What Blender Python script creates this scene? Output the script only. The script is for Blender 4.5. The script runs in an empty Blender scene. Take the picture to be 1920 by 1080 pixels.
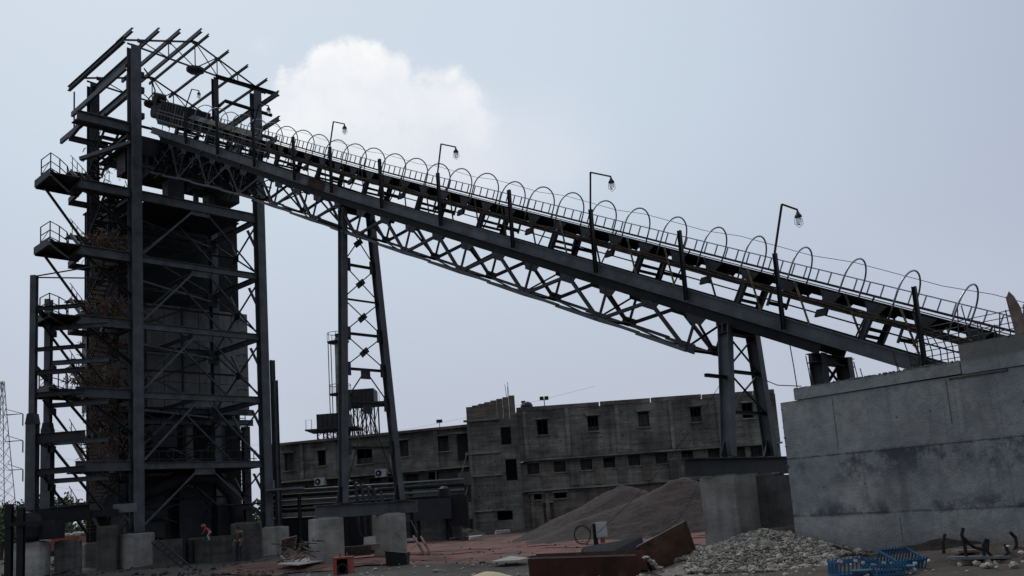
import bpy, math, random
from mathutils import Vector, Matrix
random.seed(7)
V = Vector
# ------------------------------------------------------------------ camera
FPX, CX, CY = 1700.0, 960.0, 690.0
PITCH, ROLL, ZC = math.radians(8.84), math.radians(4.07), 1.7
CAM = V((0, 0, ZC))
_F = V((0, math.cos(PITCH), math.sin(PITCH)))
_U0 = V((0, -math.sin(PITCH), math.cos(PITCH)))
_R0 = V((1, 0, 0))
_R = _R0 * math.cos(ROLL) - _U0 * math.sin(ROLL)
_U = _R0 * math.sin(ROLL) + _U0 * math.cos(ROLL)
scene = bpy.context.scene
COL = scene.collection
cd = bpy.data.cameras.new("camera")
cam = bpy.data.objects.new("camera", cd)
COL.objects.link(cam)
cd.sensor_width = 36.0
cd.lens = FPX / 1920 * 36
cd.shift_y = (CY - 540) / 1920
cd.clip_start = 0.1
cd.clip_end = 3000
cam.matrix_world = Matrix.Translation(CAM) @ Matrix((
    (_R.x, _U.x, -_F.x), (_R.y, _U.y, -_F.y), (_R.z, _U.z, -_F.z))).to_4x4()
scene.camera = cam
scene.render.engine = 'CYCLES'
scene.view_settings.view_transform = 'Standard'
scene.view_settings.look = 'None'
scene.view_settings.gamma = 1.0
scene.view_settings.exposure = 0.0
scene.view_settings.use_curve_mapping = False

def ray(x, y):
    return _R * (x - CX) + _U * (CY - y) + _F * FPX
def at(x, y, Y):
    d = ray(x, y); return CAM + d * (Y / d.y)
def onplane(x, y, p, n):
    d = ray(x, y); return CAM + d * ((V(p) - CAM).dot(n) / d.dot(n))
def ground(x, y, z=0.0):
    d = ray(x, y); return CAM + d * ((z - ZC) / d.z)

# ------------------------------------------------------------------ sky and sun
SUN_AZ, SUN_EL = math.radians(-28), math.radians(52)   # azimuth from +Y towards +X
W = bpy.data.worlds.new("World"); scene.world = W; W.use_nodes = True
nt = W.node_tree; nt.nodes.clear()
def N(t, **k):
    n = nt.nodes.new(t)
    for a, b in k.items(): setattr(n, a, b)
    return n
def L(a, b): nt.links.new(a, b)
def setin(n, d):
    for k, v in d.items():
        n.inputs[k].default_value = v
out = N('ShaderNodeOutputWorld'); bg = N('ShaderNodeBackground')
sky = N('ShaderNodeTexSky', sky_type='NISHITA', sun_disc=False, sun_elevation=SUN_EL, sun_rotation=SUN_AZ,
        air_density=1.0, dust_density=4.0, ozone_density=1.5)
tc = N('ShaderNodeTexCoord')
def vdot(vec, name=None):
    n = N('ShaderNodeVectorMath', operation='DOT_PRODUCT'); L(tc.outputs['Generated'], n.inputs[0]); n.inputs[1].default_value = vec
    return n.outputs['Value']
def M(op, a, b=None, c=None, clamp=False):
    n = N('ShaderNodeMath', operation=op, use_clamp=clamp)
    for i, v in enumerate((a, b, c)):
        if v is None: continue
        if isinstance(v, (int, float)): n.inputs[i].default_value = v
        else: L(v, n.inputs[i])
    return n.outputs[0]
def mixc(f, a, b):
    n = N('ShaderNodeMix', data_type='RGBA')
    for s, v in ((0, f), (6, a), (7, b)):
        if isinstance(v, (int, float)): n.inputs[s].default_value = v
        elif isinstance(v, tuple): n.inputs[s].default_value = (*v, 1)
        else: L(v, n.inputs[s])
    return n.outputs[2]
def rmap(v, a, b, c=0.0, d=1.0, smooth=True):
    n = N('ShaderNodeMapRange', interpolation_type='SMOOTHSTEP' if smooth else 'LINEAR')
    L(v, n.inputs[0]); setin(n, {1: a, 2: b, 3: c, 4: d})
    return n.outputs[0]
glow = ray(560, 60).normalized()
g = vdot(glow)
skyscaled = N('ShaderNodeVectorMath', operation='SCALE'); L(sky.outputs[0], skyscaled.inputs[0]); skyscaled.inputs['Scale'].default_value = 0.05
haze = mixc(rmap(g, 0.70, 1.0), (0.475, 0.54, 0.665), (0.65, 0.745, 0.85))
haze = mixc(rmap(g, 0.72, -0.5), haze, (0.13, 0.155, 0.21))
up = vdot((0, 0, 1))
haze = mixc(M('MULTIPLY', rmap(up, 0.42, 0.05), rmap(g, -0.2, 0.75)), haze, (0.535, 0.585, 0.70))
base = mixc(0.88, skyscaled.outputs[0], haze)
# large faint cloud mottling
nz = N('ShaderNodeTexNoise'); L(tc.outputs['Generated'], nz.inputs['Vector']); setin(nz, {'Scale': 3.0, 'Detail': 5.0, 'Roughness': 0.55})
base = mixc(M('MULTIPLY', rmap(nz.outputs[0], 0.45, 0.75), 0.22), base, (0.63, 0.68, 0.78))
# the cumulus: lobes placed by direction, broken by noise
nz2 = N('ShaderNodeTexNoise'); L(tc.outputs['Generated'], nz2.inputs['Vector']); setin(nz2, {'Scale': 11.0, 'Detail': 10.0, 'Roughness': 0.6})
nz3 = N('ShaderNodeTexNoise'); L(tc.outputs['Generated'], nz3.inputs['Vector']); setin(nz3, {'Scale': 34.0, 'Detail': 8.0, 'Roughness': 0.65})
def lobe(cx, cy, rx, ry, pw=1.0):
    c = ray(cx, cy).normalized()
    e1 = (ray(cx + 50, cy + 3) - ray(cx, cy)); e1 = (e1 - c * e1.dot(c)).normalized(); e2 = c.cross(e1)
    a = M('DIVIDE', vdot(e1), rx / FPX); b = M('DIVIDE', vdot(e2), ry / FPX)
    d = M('ADD', M('MULTIPLY', a, a), M('MULTIPLY', b, b))
    front = M('GREATER_THAN', vdot(c), 0.5)
    return M('MULTIPLY', M('SUBTRACT', pw, M('SQRT', d)), front)
f = lobe(690, 165, 130, 82)
for args in ((590, 205, 110, 88), (800, 205, 130, 82), (885, 245, 85, 70), (740, 290, 250, 130), (555, 245, 75, 90), (650, 125, 80, 42)):
    f = M('SMOOTH_MAX', f, lobe(*args), 0.12)
f = M('ADD', f, M('ADD', M('MULTIPLY', M('SUBTRACT', nz2.outputs[0], 0.5), 1.5), M('MULTIPLY', M('SUBTRACT', nz3.outputs[0], 0.5), 0.75)))
# top edge crisp, underside melting into the haze
cdir = ray(720, 235).normalized(); e2 = (ray(700, 135) - ray(720, 235)); e2 = (e2 - cdir * e2.dot(cdir)).normalized()
hgt = M('MULTIPLY', vdot(e2), FPX)
soft = rmap(hgt, -90, 80, 1.1, 0.33)
n = N('ShaderNodeMapRange', interpolation_type='SMOOTHSTEP'); L(f, n.inputs[0]); n.inputs[1].default_value = 0.0; L(soft, n.inputs[2])
cm = M('MULTIPLY', n.outputs[0], rmap(hgt, -190, 20, 0.25, 0.97))
shade = rmap(nz2.outputs[0], 0.3, 0.7, 0.0, 1.0)
ccol = mixc(shade, (0.80, 0.83, 0.89), (1.0, 1.0, 0.99))
base = mixc(cm, base, ccol)
# veil of thin cloud under and around the cumulus
veil = M('ADD', lobe(820, 280, 430, 185), M('MULTIPLY', M('SUBTRACT', nz2.outputs[0], 0.5), 0.5))
base = mixc(M('MULTIPLY', rmap(veil, 0.0, 0.9), 0.68), base, (0.76, 0.79, 0.86))
# small wisps near the cloud
w1 = M('MULTIPLY', M('ADD', lobe(487, 88, 60, 45), M('MULTIPLY', M('SUBTRACT', nz2.outputs[0], 0.5), 2.2)), 1.0)
base = mixc(M('MULTIPLY', rmap(w1, 0.3, 1.2), 0.30), base, (0.86, 0.87, 0.93))
L(base, bg.inputs['Color']); bg.inputs['Strength'].default_value = 1.0
L(bg.outputs[0], out.inputs[0])
sl = bpy.data.lights.new("sun", 'SUN'); so = bpy.data.objects.new("sun", sl); COL.objects.link(so)
sl.energy = 1.3; sl.angle = math.radians(10); sl.color = (1.0, 0.95, 0.88)
sd = V((math.sin(SUN_AZ) * math.cos(SUN_EL), math.cos(SUN_AZ) * math.cos(SUN_EL), math.sin(SUN_EL)))
so.rotation_euler = (-sd).to_track_quat('-Z', 'Y').to_euler()

# ------------------------------------------------------------------ materials
MATS = {}
def mat(name, col, rough=0.7, metal=0.0, var=0.25, scale=1.5, bump=0.15, bscale=30.0, spots=None, spot_amt=0.5, spot_scale=2.0,
        streak=0.0, spec=0.5, trans=0.0):
    if name in MATS: return MATS[name]
    m = bpy.data.materials.new(name); m.use_nodes = True
    t = m.node_tree; b = t.nodes['Principled BSDF']
    def nn(ty, **k):
        q = t.nodes.new(ty)
        for a, v in k.items(): setattr(q, a, v)
        return q
    geo = nn('ShaderNodeNewGeometry')
    no = nn('ShaderNodeTexNoise'); no.inputs['Scale'].default_value = scale; no.inputs['Detail'].default_value = 6; no.inputs['Roughness'].default_value = 0.62
    t.links.new(geo.outputs['Position'], no.inputs['Vector'])
    mr = nn('ShaderNodeMapRange'); mr.inputs[1].default_value = 0.3; mr.inputs[2].default_value = 0.7
    t.links.new(no.outputs[0], mr.inputs[0])
    mx = nn('ShaderNodeMix', data_type='RGBA'); t.links.new(mr.outputs[0], mx.inputs[0])
    mx.inputs[6].default_value = (*[c * (1 - var) for c in col], 1); mx.inputs[7].default_value = (*[min(1, c * (1 + var)) for c in col], 1)
    cur = mx.outputs[2]
    if streak:
        mp = nn('ShaderNodeMapping'); mp.inputs['Scale'].default_value = (2.6, 2.6, 0.16); t.links.new(geo.outputs['Position'], mp.inputs[0])
        n2 = nn('ShaderNodeTexNoise'); n2.inputs['Scale'].default_value = 1.0; n2.inputs['Detail'].default_value = 5; t.links.new(mp.outputs[0], n2.inputs['Vector'])
        r2 = nn('ShaderNodeMapRange'); r2.inputs[1].default_value = 0.46; r2.inputs[2].default_value = 0.72; r2.inputs[4].default_value = streak
        t.links.new(n2.outputs[0], r2.inputs[0])
        m2 = nn('ShaderNodeMix', data_type='RGBA'); t.links.new(r2.outputs[0], m2.inputs[0]); t.links.new(cur, m2.inputs[6]); m2.inputs[7].default_value = (*[c * 0.35 for c in col], 1)
        cur = m2.outputs[2]
    if spots:
        n3 = nn('ShaderNodeTexNoise'); n3.inputs['Scale'].default_value = spot_scale; n3.inputs['Detail'].default_value = 8; n3.inputs['Roughness'].default_value = 0.7
        t.links.new(geo.outputs['Position'], n3.inputs['Vector'])
        r3 = nn('ShaderNodeMapRange'); th = 0.70 - 0.3 * spot_amt; r3.inputs[1].default_value = th; r3.inputs[2].default_value = th + 0.12
        t.links.new(n3.outputs[0], r3.inputs[0])
        m3 = nn('ShaderNodeMix', data_type='RGBA'); t.links.new(r3.outputs[0], m3.inputs[0]); t.links.new(cur, m3.inputs[6]); m3.inputs[7].default_value = (*spots, 1)
        cur = m3.outputs[2]
    t.links.new(cur, b.inputs['Base Color'])
    b.inputs['Roughness'].default_value = rough; b.inputs['Metallic'].default_value = metal
    b.inputs['Specular IOR Level'].default_value = spec
    if trans: b.inputs['Transmission Weight'].default_value = trans
    if bump:
        bn = nn('ShaderNodeTexNoise'); bn.inputs['Scale'].default_value = bscale; bn.inputs['Detail'].default_value = 5
        t.links.new(geo.outputs['Position'], bn.inputs['Vector'])
        bp = nn('ShaderNodeBump'); bp.inputs['Strength'].default_value = bump; bp.inputs['Distance'].default_value = 0.05
        t.links.new(bn.outputs[0], bp.inputs['Height']); t.links.new(bp.outputs[0], b.inputs['Normal'])
    MATS[name] = m
    return m
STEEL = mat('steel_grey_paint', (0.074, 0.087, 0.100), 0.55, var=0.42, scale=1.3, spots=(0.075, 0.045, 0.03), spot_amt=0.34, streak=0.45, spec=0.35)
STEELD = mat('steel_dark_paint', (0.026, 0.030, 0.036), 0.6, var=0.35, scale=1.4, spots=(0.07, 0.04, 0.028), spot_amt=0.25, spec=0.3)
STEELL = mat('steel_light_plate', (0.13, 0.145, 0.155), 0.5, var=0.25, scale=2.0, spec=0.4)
UPD = mat('dark_and_shaded_plate', (0.016, 0.018, 0.020), 0.75, var=0.4, spec=0.2)  # near-black tone, partly standing in for shade on chords and pipes
PALEST = mat('lit_brace_plate', (0.26, 0.28, 0.30), 0.45, metal=0.3, var=0.2)  # pale tone standing in for light on the side braces
BLACK = mat('black_paint', (0.012, 0.013, 0.016), 0.6, var=0.4, spec=0.25)
RUBBER = mat('black_rubber', (0.014, 0.014, 0.016), 0.85, var=0.4, spec=0.2, spots=(0.05, 0.05, 0.035), spot_amt=0.3)
RUST = mat('rust_brown', (0.055, 0.030, 0.020), 0.85, var=0.5, scale=2.5, spots=(0.085, 0.05, 0.032), spot_amt=0.5, spec=0.2)
CABLE = mat('dusty_cable_brown', (0.048, 0.038, 0.033), 0.85, var=0.6, scale=5, spots=(0.12, 0.105, 0.055), spot_amt=0.45, spot_scale=3.0, spec=0.2)
YELLOW = mat('worn_yellow_paint', (0.14, 0.13, 0.055), 0.7, var=0.3, spots=(0.02, 0.02, 0.02), spot_amt=0.75, spot_scale=3)
GALV = mat('galvanised_pipe', (0.24, 0.27, 0.30), 0.30, metal=0.75, var=0.25, spec=0.5)
CONC = mat('pedestal_concrete', (0.27, 0.27, 0.255), 0.9, var=0.22, scale=0.9, bump=0.4, bscale=14, streak=0.45, spots=(0.13, 0.135, 0.13), spot_amt=0.35, spot_scale=1.2, spec=0.25)
CONCD = mat('dark_and_shaded_concrete', (0.095, 0.098, 0.095), 0.92, var=0.3, scale=0.7, bump=0.4, streak=0.5, spots=(0.06, 0.062, 0.06), spot_amt=0.5, spot_scale=0.8, spec=0.2)  # darker concrete, also the painted shade on the foundation block
BINM = mat('bunker_plate', (0.155, 0.165, 0.168), 0.7, var=0.3, scale=0.7, streak=0.5, spec=0.3)
PLASTER = mat('weathered_render', (0.150, 0.152, 0.144), 0.95, var=0.4, scale=0.45, bump=0.5, bscale=10, streak=0.55, spots=(0.10, 0.08, 0.07), spot_amt=0.45, spot_scale=0.5, spec=0.15)
PLASTERL = mat('pale_render', (0.198, 0.196, 0.180), 0.95, var=0.3, scale=0.6, bump=0.4, bscale=10, streak=0.4, spec=0.15)
PLASTERB = mat('brownish_blockwork', (0.162, 0.144, 0.130), 0.95, var=0.4, scale=0.5, bump=0.5, bscale=8, streak=0.5, spots=(0.20, 0.195, 0.18), spot_amt=0.3, spot_scale=0.6, spec=0.15)
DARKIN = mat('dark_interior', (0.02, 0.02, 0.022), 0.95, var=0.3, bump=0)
BLUE = mat('blue_machine_paint', (0.008, 0.014, 0.028), 0.5, var=0.3)
BLUEP = mat('blue_plastic', (0.012, 0.075, 0.17), 0.42, var=0.25, bump=0.05)
REDP = mat('red_box_paint', (0.26, 0.05, 0.035), 0.55, var=0.3, spots=(0.09, 0.03, 0.02), spot_amt=0.4)
REDPR = mat('red_primer_rust', (0.055, 0.020, 0.016), 0.75, var=0.45, scale=1.3, spots=(0.085, 0.055, 0.048), spot_amt=0.42, spot_scale=2.0, spec=0.25)
WHITE = mat('white_enamel', (0.42, 0.44, 0.47), 0.5, var=0.12)
SHEETM = mat('pale_sheet', (0.42, 0.405, 0.37), 0.75, var=0.2, scale=3)
WOOD = mat('grey_timber', (0.14, 0.115, 0.095), 0.9, var=0.35, scale=4, spots=(0.30, 0.28, 0.25), spot_amt=0.25, spot_scale=3)
STONED = mat('dusty_dark_stone', (0.145, 0.135, 0.118), 0.95, var=0.5, scale=5, bump=0.5)
STONE = mat('pale_rubble_stone', (0.35, 0.335, 0.305), 0.95, var=0.45, scale=5, bump=0.5, spots=(0.09, 0.085, 0.075), spot_amt=0.6, spot_scale=5)
GRAVEL = mat('brown_gravel', (0.030, 0.0215, 0.0205), 0.95, var=0.55, scale=1.2, bump=1.0, bscale=7, spots=(0.062, 0.047, 0.044), spot_amt=0.5, spot_scale=9)
SAND = mat('pale_sand', (0.42, 0.36, 0.25), 0.95, var=0.15, scale=2, bump=0.3)
REDSOIL = mat('red_soil', (0.120, 0.050, 0.039), 0.95, var=0.4, scale=0.5, bump=0.5, bscale=6, spots=(0.125, 0.074, 0.060), spot_amt=0.5, spot_scale=0.9)
SOIL = mat('dark_soil', (0.042, 0.035, 0.029), 0.95, var=0.5, scale=0.8, bump=0.9, bscale=7, spots=(0.105, 0.093, 0.078), spot_amt=0.42, spot_scale=2.2)
LEAF = mat('leaf_green', (0.055, 0.085, 0.035), 0.8, var=0.5, scale=0.8, bump=0)
BARK = mat('bark', (0.07, 0.055, 0.04), 0.9, var=0.4)
GLASS = mat('clear_glass', (0.75, 0.78, 0.80), 0.12, var=0.05, bump=0, trans=0.7)
SKIN = mat('skin', (0.16, 0.085, 0.055), 0.6, bump=0, var=0.1)
OLIVE = mat('olive_cloth', (0.045, 0.045, 0.025), 0.9, bump=0.1)
NAVY = mat('navy_cloth', (0.015, 0.02, 0.035), 0.9, bump=0.1)
PINK = mat('crimson_cloth', (0.50, 0.04, 0.08), 0.8, bump=0.1)
PALEC = mat('pale_cloth', (0.35, 0.34, 0.33), 0.9, bump=0.1)
YBAND = mat('yellow_webbing', (0.5, 0.45, 0.2), 0.8, bump=0)

# big cast concrete wall: lift joints, boards and stains
def coursed(m, amt=0.5, hs=0.38):
    # horizontal board and block courses with uneven tone from course to course
    t = m.node_tree; b = t.nodes['Principled BSDF']; src = b.inputs['Base Color'].links[0].from_socket
    geo = t.nodes.new('ShaderNodeNewGeometry'); mp = t.nodes.new('ShaderNodeMapping'); mp.inputs['Scale'].default_value = (0.22, 0.22, 1 / hs); t.links.new(geo.outputs['Position'], mp.inputs[0])
    no = t.nodes.new('ShaderNodeTexNoise'); no.inputs['Scale'].default_value = 1.6; no.inputs['Detail'].default_value = 8; no.inputs['Roughness'].default_value = 0.75; t.links.new(mp.outputs[0], no.inputs['Vector'])
    mr = t.nodes.new('ShaderNodeMapRange'); mr.inputs[1].default_value = 0.35; mr.inputs[2].default_value = 0.65; mr.inputs[3].default_value = 1 - amt; mr.inputs[4].default_value = 1 + amt; t.links.new(no.outputs[0], mr.inputs[0])
    n2 = t.nodes.new('ShaderNodeTexNoise'); n2.inputs['Scale'].default_value = 0.28; n2.inputs['Detail'].default_value = 6; n2.inputs['Roughness'].default_value = 0.65; t.links.new(geo.outputs['Position'], n2.inputs['Vector'])
    m2 = t.nodes.new('ShaderNodeMapRange'); m2.inputs[1].default_value = 0.35; m2.inputs[2].default_value = 0.65; m2.inputs[3].default_value = 0.6; m2.inputs[4].default_value = 1.35; t.links.new(n2.outputs[0], m2.inputs[0])
    mu = t.nodes.new('ShaderNodeMath'); mu.operation = 'MULTIPLY'; t.links.new(mr.outputs[0], mu.inputs[0]); t.links.new(m2.outputs[0], mu.inputs[1])
    sc = t.nodes.new('ShaderNodeVectorMath'); sc.operation = 'SCALE'; t.links.new(src, sc.inputs[0]); t.links.new(mu.outputs[0], sc.inputs['Scale'])
    t.links.new(sc.outputs[0], b.inputs['Base Color'])
for m_ in (PLASTER, PLASTERL, PLASTERB): coursed(m_, .36)
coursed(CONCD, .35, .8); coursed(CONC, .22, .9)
def wall_material():
    m = bpy.data.materials.new('cast_concrete_wall'); m.use_nodes = True; t = m.node_tree; b = t.nodes['Principled BSDF']
    def nn(ty, **k):
        q = t.nodes.new(ty)
        for a, v in k.items(): setattr(q, a, v)
        return q
    def mm(op, a, b2=None, clamp=False):
        q = nn('ShaderNodeMath', operation=op, use_clamp=clamp)
        for i, v in enumerate((a, b2)):
            if v is None: continue
            if isinstance(v, (int, float)): q.inputs[i].default_value = v
            else: t.links.new(v, q.inputs[i])
        return q.outputs[0]
    def noise(sc, de=6, ro=0.6, mapping=None):
        q = nn('ShaderNodeTexNoise'); q.inputs['Scale'].default_value = sc; q.inputs['Detail'].default_value = de; q.inputs['Roughness'].default_value = ro
        if mapping:
            mp = nn('ShaderNodeMapping'); mp.inputs['Scale'].default_value = mapping; t.links.new(geo.outputs['Position'], mp.inputs[0]); t.links.new(mp.outputs[0], q.inputs['Vector'])
        else: t.links.new(geo.outputs['Position'], q.inputs['Vector'])
        return q.outputs[0]
    def mr(v, a, b2, c=0.0, d=1.0):
        q = nn('ShaderNodeMapRange', interpolation_type='SMOOTHSTEP'); t.links.new(v, q.inputs[0])
        for i, x in zip((1, 2, 3, 4), (a, b2, c, d)): q.inputs[i].default_value = x
        return q.outputs[0]
    def mix(f, a, b2):
        q = nn('ShaderNodeMix', data_type='RGBA')
        for i, v in ((0, f), (6, a), (7, b2)):
            if isinstance(v, tuple): q.inputs[i].default_value = (*v, 1)
            elif isinstance(v, (int, float)): q.inputs[i].default_value = v
            else: t.links.new(v, q.inputs[i])
        return q.outputs[2]
    geo = nn('ShaderNodeNewGeometry'); sx = nn('ShaderNodeSeparateXYZ'); t.links.new(geo.outputs['Position'], sx.inputs[0]); z = sx.outputs[2]
    n1 = noise(0.7, 5); n2 = noise(3.2, 9, 0.72); n3 = noise(1.0, 6, 0.6, (3.2, 3.2, 0.22)); n4 = noise(1.3, 9, 0.72)
    c = mix(mr(n1, 0.35, 0.65), (0.26, 0.288, 0.30), (0.37, 0.38, 0.365))
    c = mix(mr(n2, 0.35, 0.7, 0, 0.55), c, (0.14, 0.158, 0.178))
    c = mix(mr(noise(0.45, 7, 0.7), 0.5, 0.7, 0, 0.6), c, (0.19, 0.185, 0.18))
    c = mix(mr(n3, 0.52, 0.72, 0, 0.45), c, (0.085, 0.095, 0.10))
    # black weathering gathered under the lift joints (z 2.47 and 1.0)
    for zj, dn, amt in ((2.47, 1.0, 0.9), (1.02, -0.45, 0.85)):
        d = mm('SUBTRACT', zj, z) if dn > 0 else mm('SUBTRACT', z, zj)
        band = mm('MULTIPLY', mr(d, -0.10, 0.02), mr(d, abs(dn) * 1.25, 0.0))
        c = mix(mm('MULTIPLY', mm('MULTIPLY', band, mr(n4, 0.44, 0.60)), amt), c, (0.055, 0.062, 0.075))
        ln = mr(mm('ABSOLUTE', mm('ADD', mm('SUBTRACT', z, zj), mm('MULTIPLY', mm('SUBTRACT', n4, 0.5), 0.10))), 0.035, 0.0)
        c = mix(mm('MULTIPLY', ln, mr(n2, 0.35, 0.6, 0.1, 0.85)), c, (0.06, 0.064, 0.07))
    c = mix(mr(z, 0.9, 0.1, 0, 0.45), c, (0.14, 0.135, 0.12))
    c = mix(mr(z, 4.18, 4.3, 0, 0.6), c, (0.12, 0.11, 0.085))
    t.links.new(c, b.inputs['Base Color']); b.inputs['Roughness'].default_value = 0.9; b.inputs['Specular IOR Level'].default_value = 0.25
    bp = nn('ShaderNodeBump'); bp.inputs['Strength'].default_value = 0.8; bp.inputs['Distance'].default_value = 0.07
    t.links.new(mm('ADD', n2, mm('MULTIPLY', noise(22, 6), 0.4)), bp.inputs['Height']); t.links.new(bp.outputs[0], b.inputs['Normal'])
    return m
WALLM = wall_material()

# ------------------------------------------------------------------ mesh helpers
WPOS = {}
class G:
    def __init__(s): s.v = []; s.f = []
    def add(s, vs, fs):
        o = len(s.v); s.v += [V(a) for a in vs]; s.f += [tuple(i + o for i in f) for f in fs]; return s
    def bar(s, p, q, w=0.1, h=None, shape='box', up=None, t=None):
        """prismatic member from p to q; w across, h along 'up'"""
        p, q = V(p), V(q); h = h or w; d = (q - p)
        if d.length < 1e-6: return s
        d.normalize(); up = V(up) if up is not None else V((0, 0, 1))
        if abs(d.dot(up.normalized())) > 0.98: up = V((0.69, 0.72, 0)) if abs(d.z) > 0.9 else V((0, 0, 1))
        x = d.cross(up).normalized(); y = x.cross(d).normalized()
        a, b = w / 2, h / 2
        if shape == 'box': pr = [(-a, -b), (a, -b), (a, b), (-a, b)]
        else:
            tf = t or max(0.012, h * 0.07); tw = max(0.010, w * 0.07)
            if shape == 'I': pr = [(-a, -b), (a, -b), (a, -b + tf), (tw, -b + tf), (tw, b - tf), (a, b - tf), (a, b), (-a, b), (-a, b - tf), (-tw, b - tf), (-tw, -b + tf), (-a, -b + tf)]
            elif shape == 'C': pr = [(-a, -b), (a, -b), (a, -b + tf), (-a + 2 * tw, -b + tf), (-a + 2 * tw, b - tf), (a, b - tf), (a, b), (-a, b)]
            elif shape == 'L': pr = [(-a, -b), (a, -b), (a, -b + tf), (-a + 2 * tw, -b + tf), (-a + 2 * tw, b), (-a, b)]
        n = len(pr); o = len(s.v)
        for P in (p, q):
            for (i, j) in pr: s.v.append(P + x * i + y * j)
        for i in range(n):
            k = (i + 1) % n; s.f.append((o + i, o + k, o + n + k, o + n + i))
        s.f.append(tuple(o + i for i in reversed(range(n)))); s.f.append(tuple(o + n + i for i in range(n)))
        return s
    def tube(s, pts, r=0.03, n=6, closed=False):
        pts = [V(p) for p in pts]; m = len(pts); o = len(s.v); ref = None
        for i, p in enumerate(pts):
            d = (pts[min(i + 1, m - 1)] - pts[max(i - 1, 0)]).normalized()
            if ref is None: ref = V((0, 0, 1)) if abs(d.z) < 0.9 else V((1, 0, 0))
            x = d.cross(ref).normalized(); y = x.cross(d).normalized(); ref = y
            rr = r[i] if isinstance(r, (list, tuple)) else r
            for k in range(n):
                a = 2 * math.pi * k / n; s.v.append(p + x * rr * math.cos(a) + y * rr * math.sin(a))
        for i in range(m - 1):
            for k in range(n):
                k2 = (k + 1) % n; s.f.append((o + i * n + k, o + i * n + k2, o + (i + 1) * n + k2, o + (i + 1) * n + k))
        s.f.append(tuple(o + k for k in reversed(range(n)))); s.f.append(tuple(o + (m - 1) * n + k for k in range(n)))
        return s
    def box(s, c, sz, ax=None):
        c = V(c); X, Y, Z = ax or (V((1, 0, 0)), V((0, 1, 0)), V((0, 0, 1)))
        a, b, d = [k / 2 for k in sz]
        vs = [c + X * (i * a) + Y * (j * b) + Z * (k * d) for k in (-1, 1) for j in (-1, 1) for i in (-1, 1)]
        return s.add(vs, [(0, 2, 3, 1), (4, 5, 7, 6), (0, 1, 5, 4), (2, 6, 7, 3), (0, 4, 6, 2), (1, 3, 7, 5)])
    def prism(s, poly, ext):
        poly = [V(p) for p in poly]; ext = V(ext); n = len(poly)
        return s.add(poly + [p + ext for p in poly], [tuple(reversed(range(n)))] + [tuple(range(n, 2 * n))] + [(i, (i + 1) % n, n + (i + 1) % n, n + i) for i in range(n)])
    def lathe(s, c, prof, n=12, axis=None):
        c = V(c); ax = V(axis).normalized() if axis is not None else V((0, 0, 1)); x = ax.orthogonal().normalized(); y = ax.cross(x); o = len(s.v)
        for (r, h) in prof:
            for k in range(n):
                a = 2 * math.pi * k / n; s.v.append(c + ax * h + (x * math.cos(a) + y * math.sin(a)) * max(r, 1e-4))
        m = len(prof)
        for i in range(m - 1):
            for k in range(n):
                k2 = (k + 1) % n; s.f.append((o + i * n + k, o + i * n + k2, o + (i + 1) * n + k2, o + (i + 1) * n + k))
        s.f.append(tuple(o + k for k in reversed(range(n)))); s.f.append(tuple(o + (m - 1) * n + k for k in range(n)))
        return s
def tag(o, label=None, cat=None, group=None, kind=None):
    if label: o['label'] = label
    if cat: o['category'] = cat
    if group: o['group'] = group
    if kind: o['kind'] = kind
    return o
def thing(name, label, cat, loc, group=None):
    o = bpy.data.objects.new(name, None); COL.objects.link(o); o.location = V(loc); o.empty_display_size = 0.3
    WPOS[o.name] = V(loc); return tag(o, label, cat, group)
def part(name, g, m, parent=None, label=None, smooth=False, origin=None):
    n = len(g.v); c = V(origin) if origin is not None else sum(g.v, V()) / n
    me = bpy.data.meshes.new(name); me.from_pydata([tuple(v - c) for v in g.v], [], g.f); me.materials.append(m)
    if smooth: me.polygons.foreach_set('use_smooth', [True] * len(me.polygons))
    o = bpy.data.objects.new(name, me); COL.objects.link(o)
    o.location = c - (WPOS[parent.name] if parent else V())
    o.parent = parent; WPOS[o.name] = c
    if label: o['label'] = label
    return o
def clone(src, parent, world):
    o = src.copy(); COL.objects.link(o); o.parent = parent; o.location = V(world) - WPOS[parent.name]; WPOS[o.name] = V(world)
    if 'label' in o: del o['label']
    return o
def copy_thing(root, offset, label=None, group=None):
    r = root.copy(); COL.objects.link(r); r.location = root.location + V(offset); WPOS[r.name] = WPOS[root.name] + V(offset)
    if label: r['label'] = label
    if group: r['group'] = group
    def rec(a, b):
        for ch in [c for c in bpy.data.objects if c.parent == a]:
            c = ch.copy(); COL.objects.link(c); c.parent = b; WPOS[c.name] = WPOS[ch.name] + V(offset); rec(ch, c)
    rec(root, r); return r
def structure(name, g, m, smooth=False):
    o = part(name, g, m, smooth=smooth, origin=(0, 0, 0)); o['kind'] = 'structure'; return o

# ------------------------------------------------------------------ ground
def gh(x, y):
    n = 0.05 * math.sin(x * 0.9 + 1.3 * math.sin(y * 0.37)) + 0.05 * math.sin(y * 0.71 + x * 0.23) + 0.03 * math.sin(x * 2.3 + y * 1.9)
    # soil banked along the foot of the cast wall
    return n - 0.02
def sheet(x0, x1, y0, y1, st, fz, inside=None):
    g = G(); nx = int((x1 - x0) / st) + 1; ny = int((y1 - y0) / st) + 1; idx = {}
    for j in range(ny):
        for i in range(nx):
            x, y = x0 + i * st, y0 + j * st; idx[i, j] = len(g.v); g.v.append(V((x, y, fz(x, y))))
    for j in range(ny - 1):
        for i in range(nx - 1):
            if inside is None or inside(x0 + (i + .5) * st, y0 + (j + .5) * st):
                g.f.append((idx[i, j], idx[i + 1, j], idx[i + 1, j + 1], idx[i, j + 1]))
    return g
g = sheet(-60, 50, 2, 100, 1.0, gh)
structure('ground', g, SOIL, True)
g = G()
B = 1500
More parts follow.
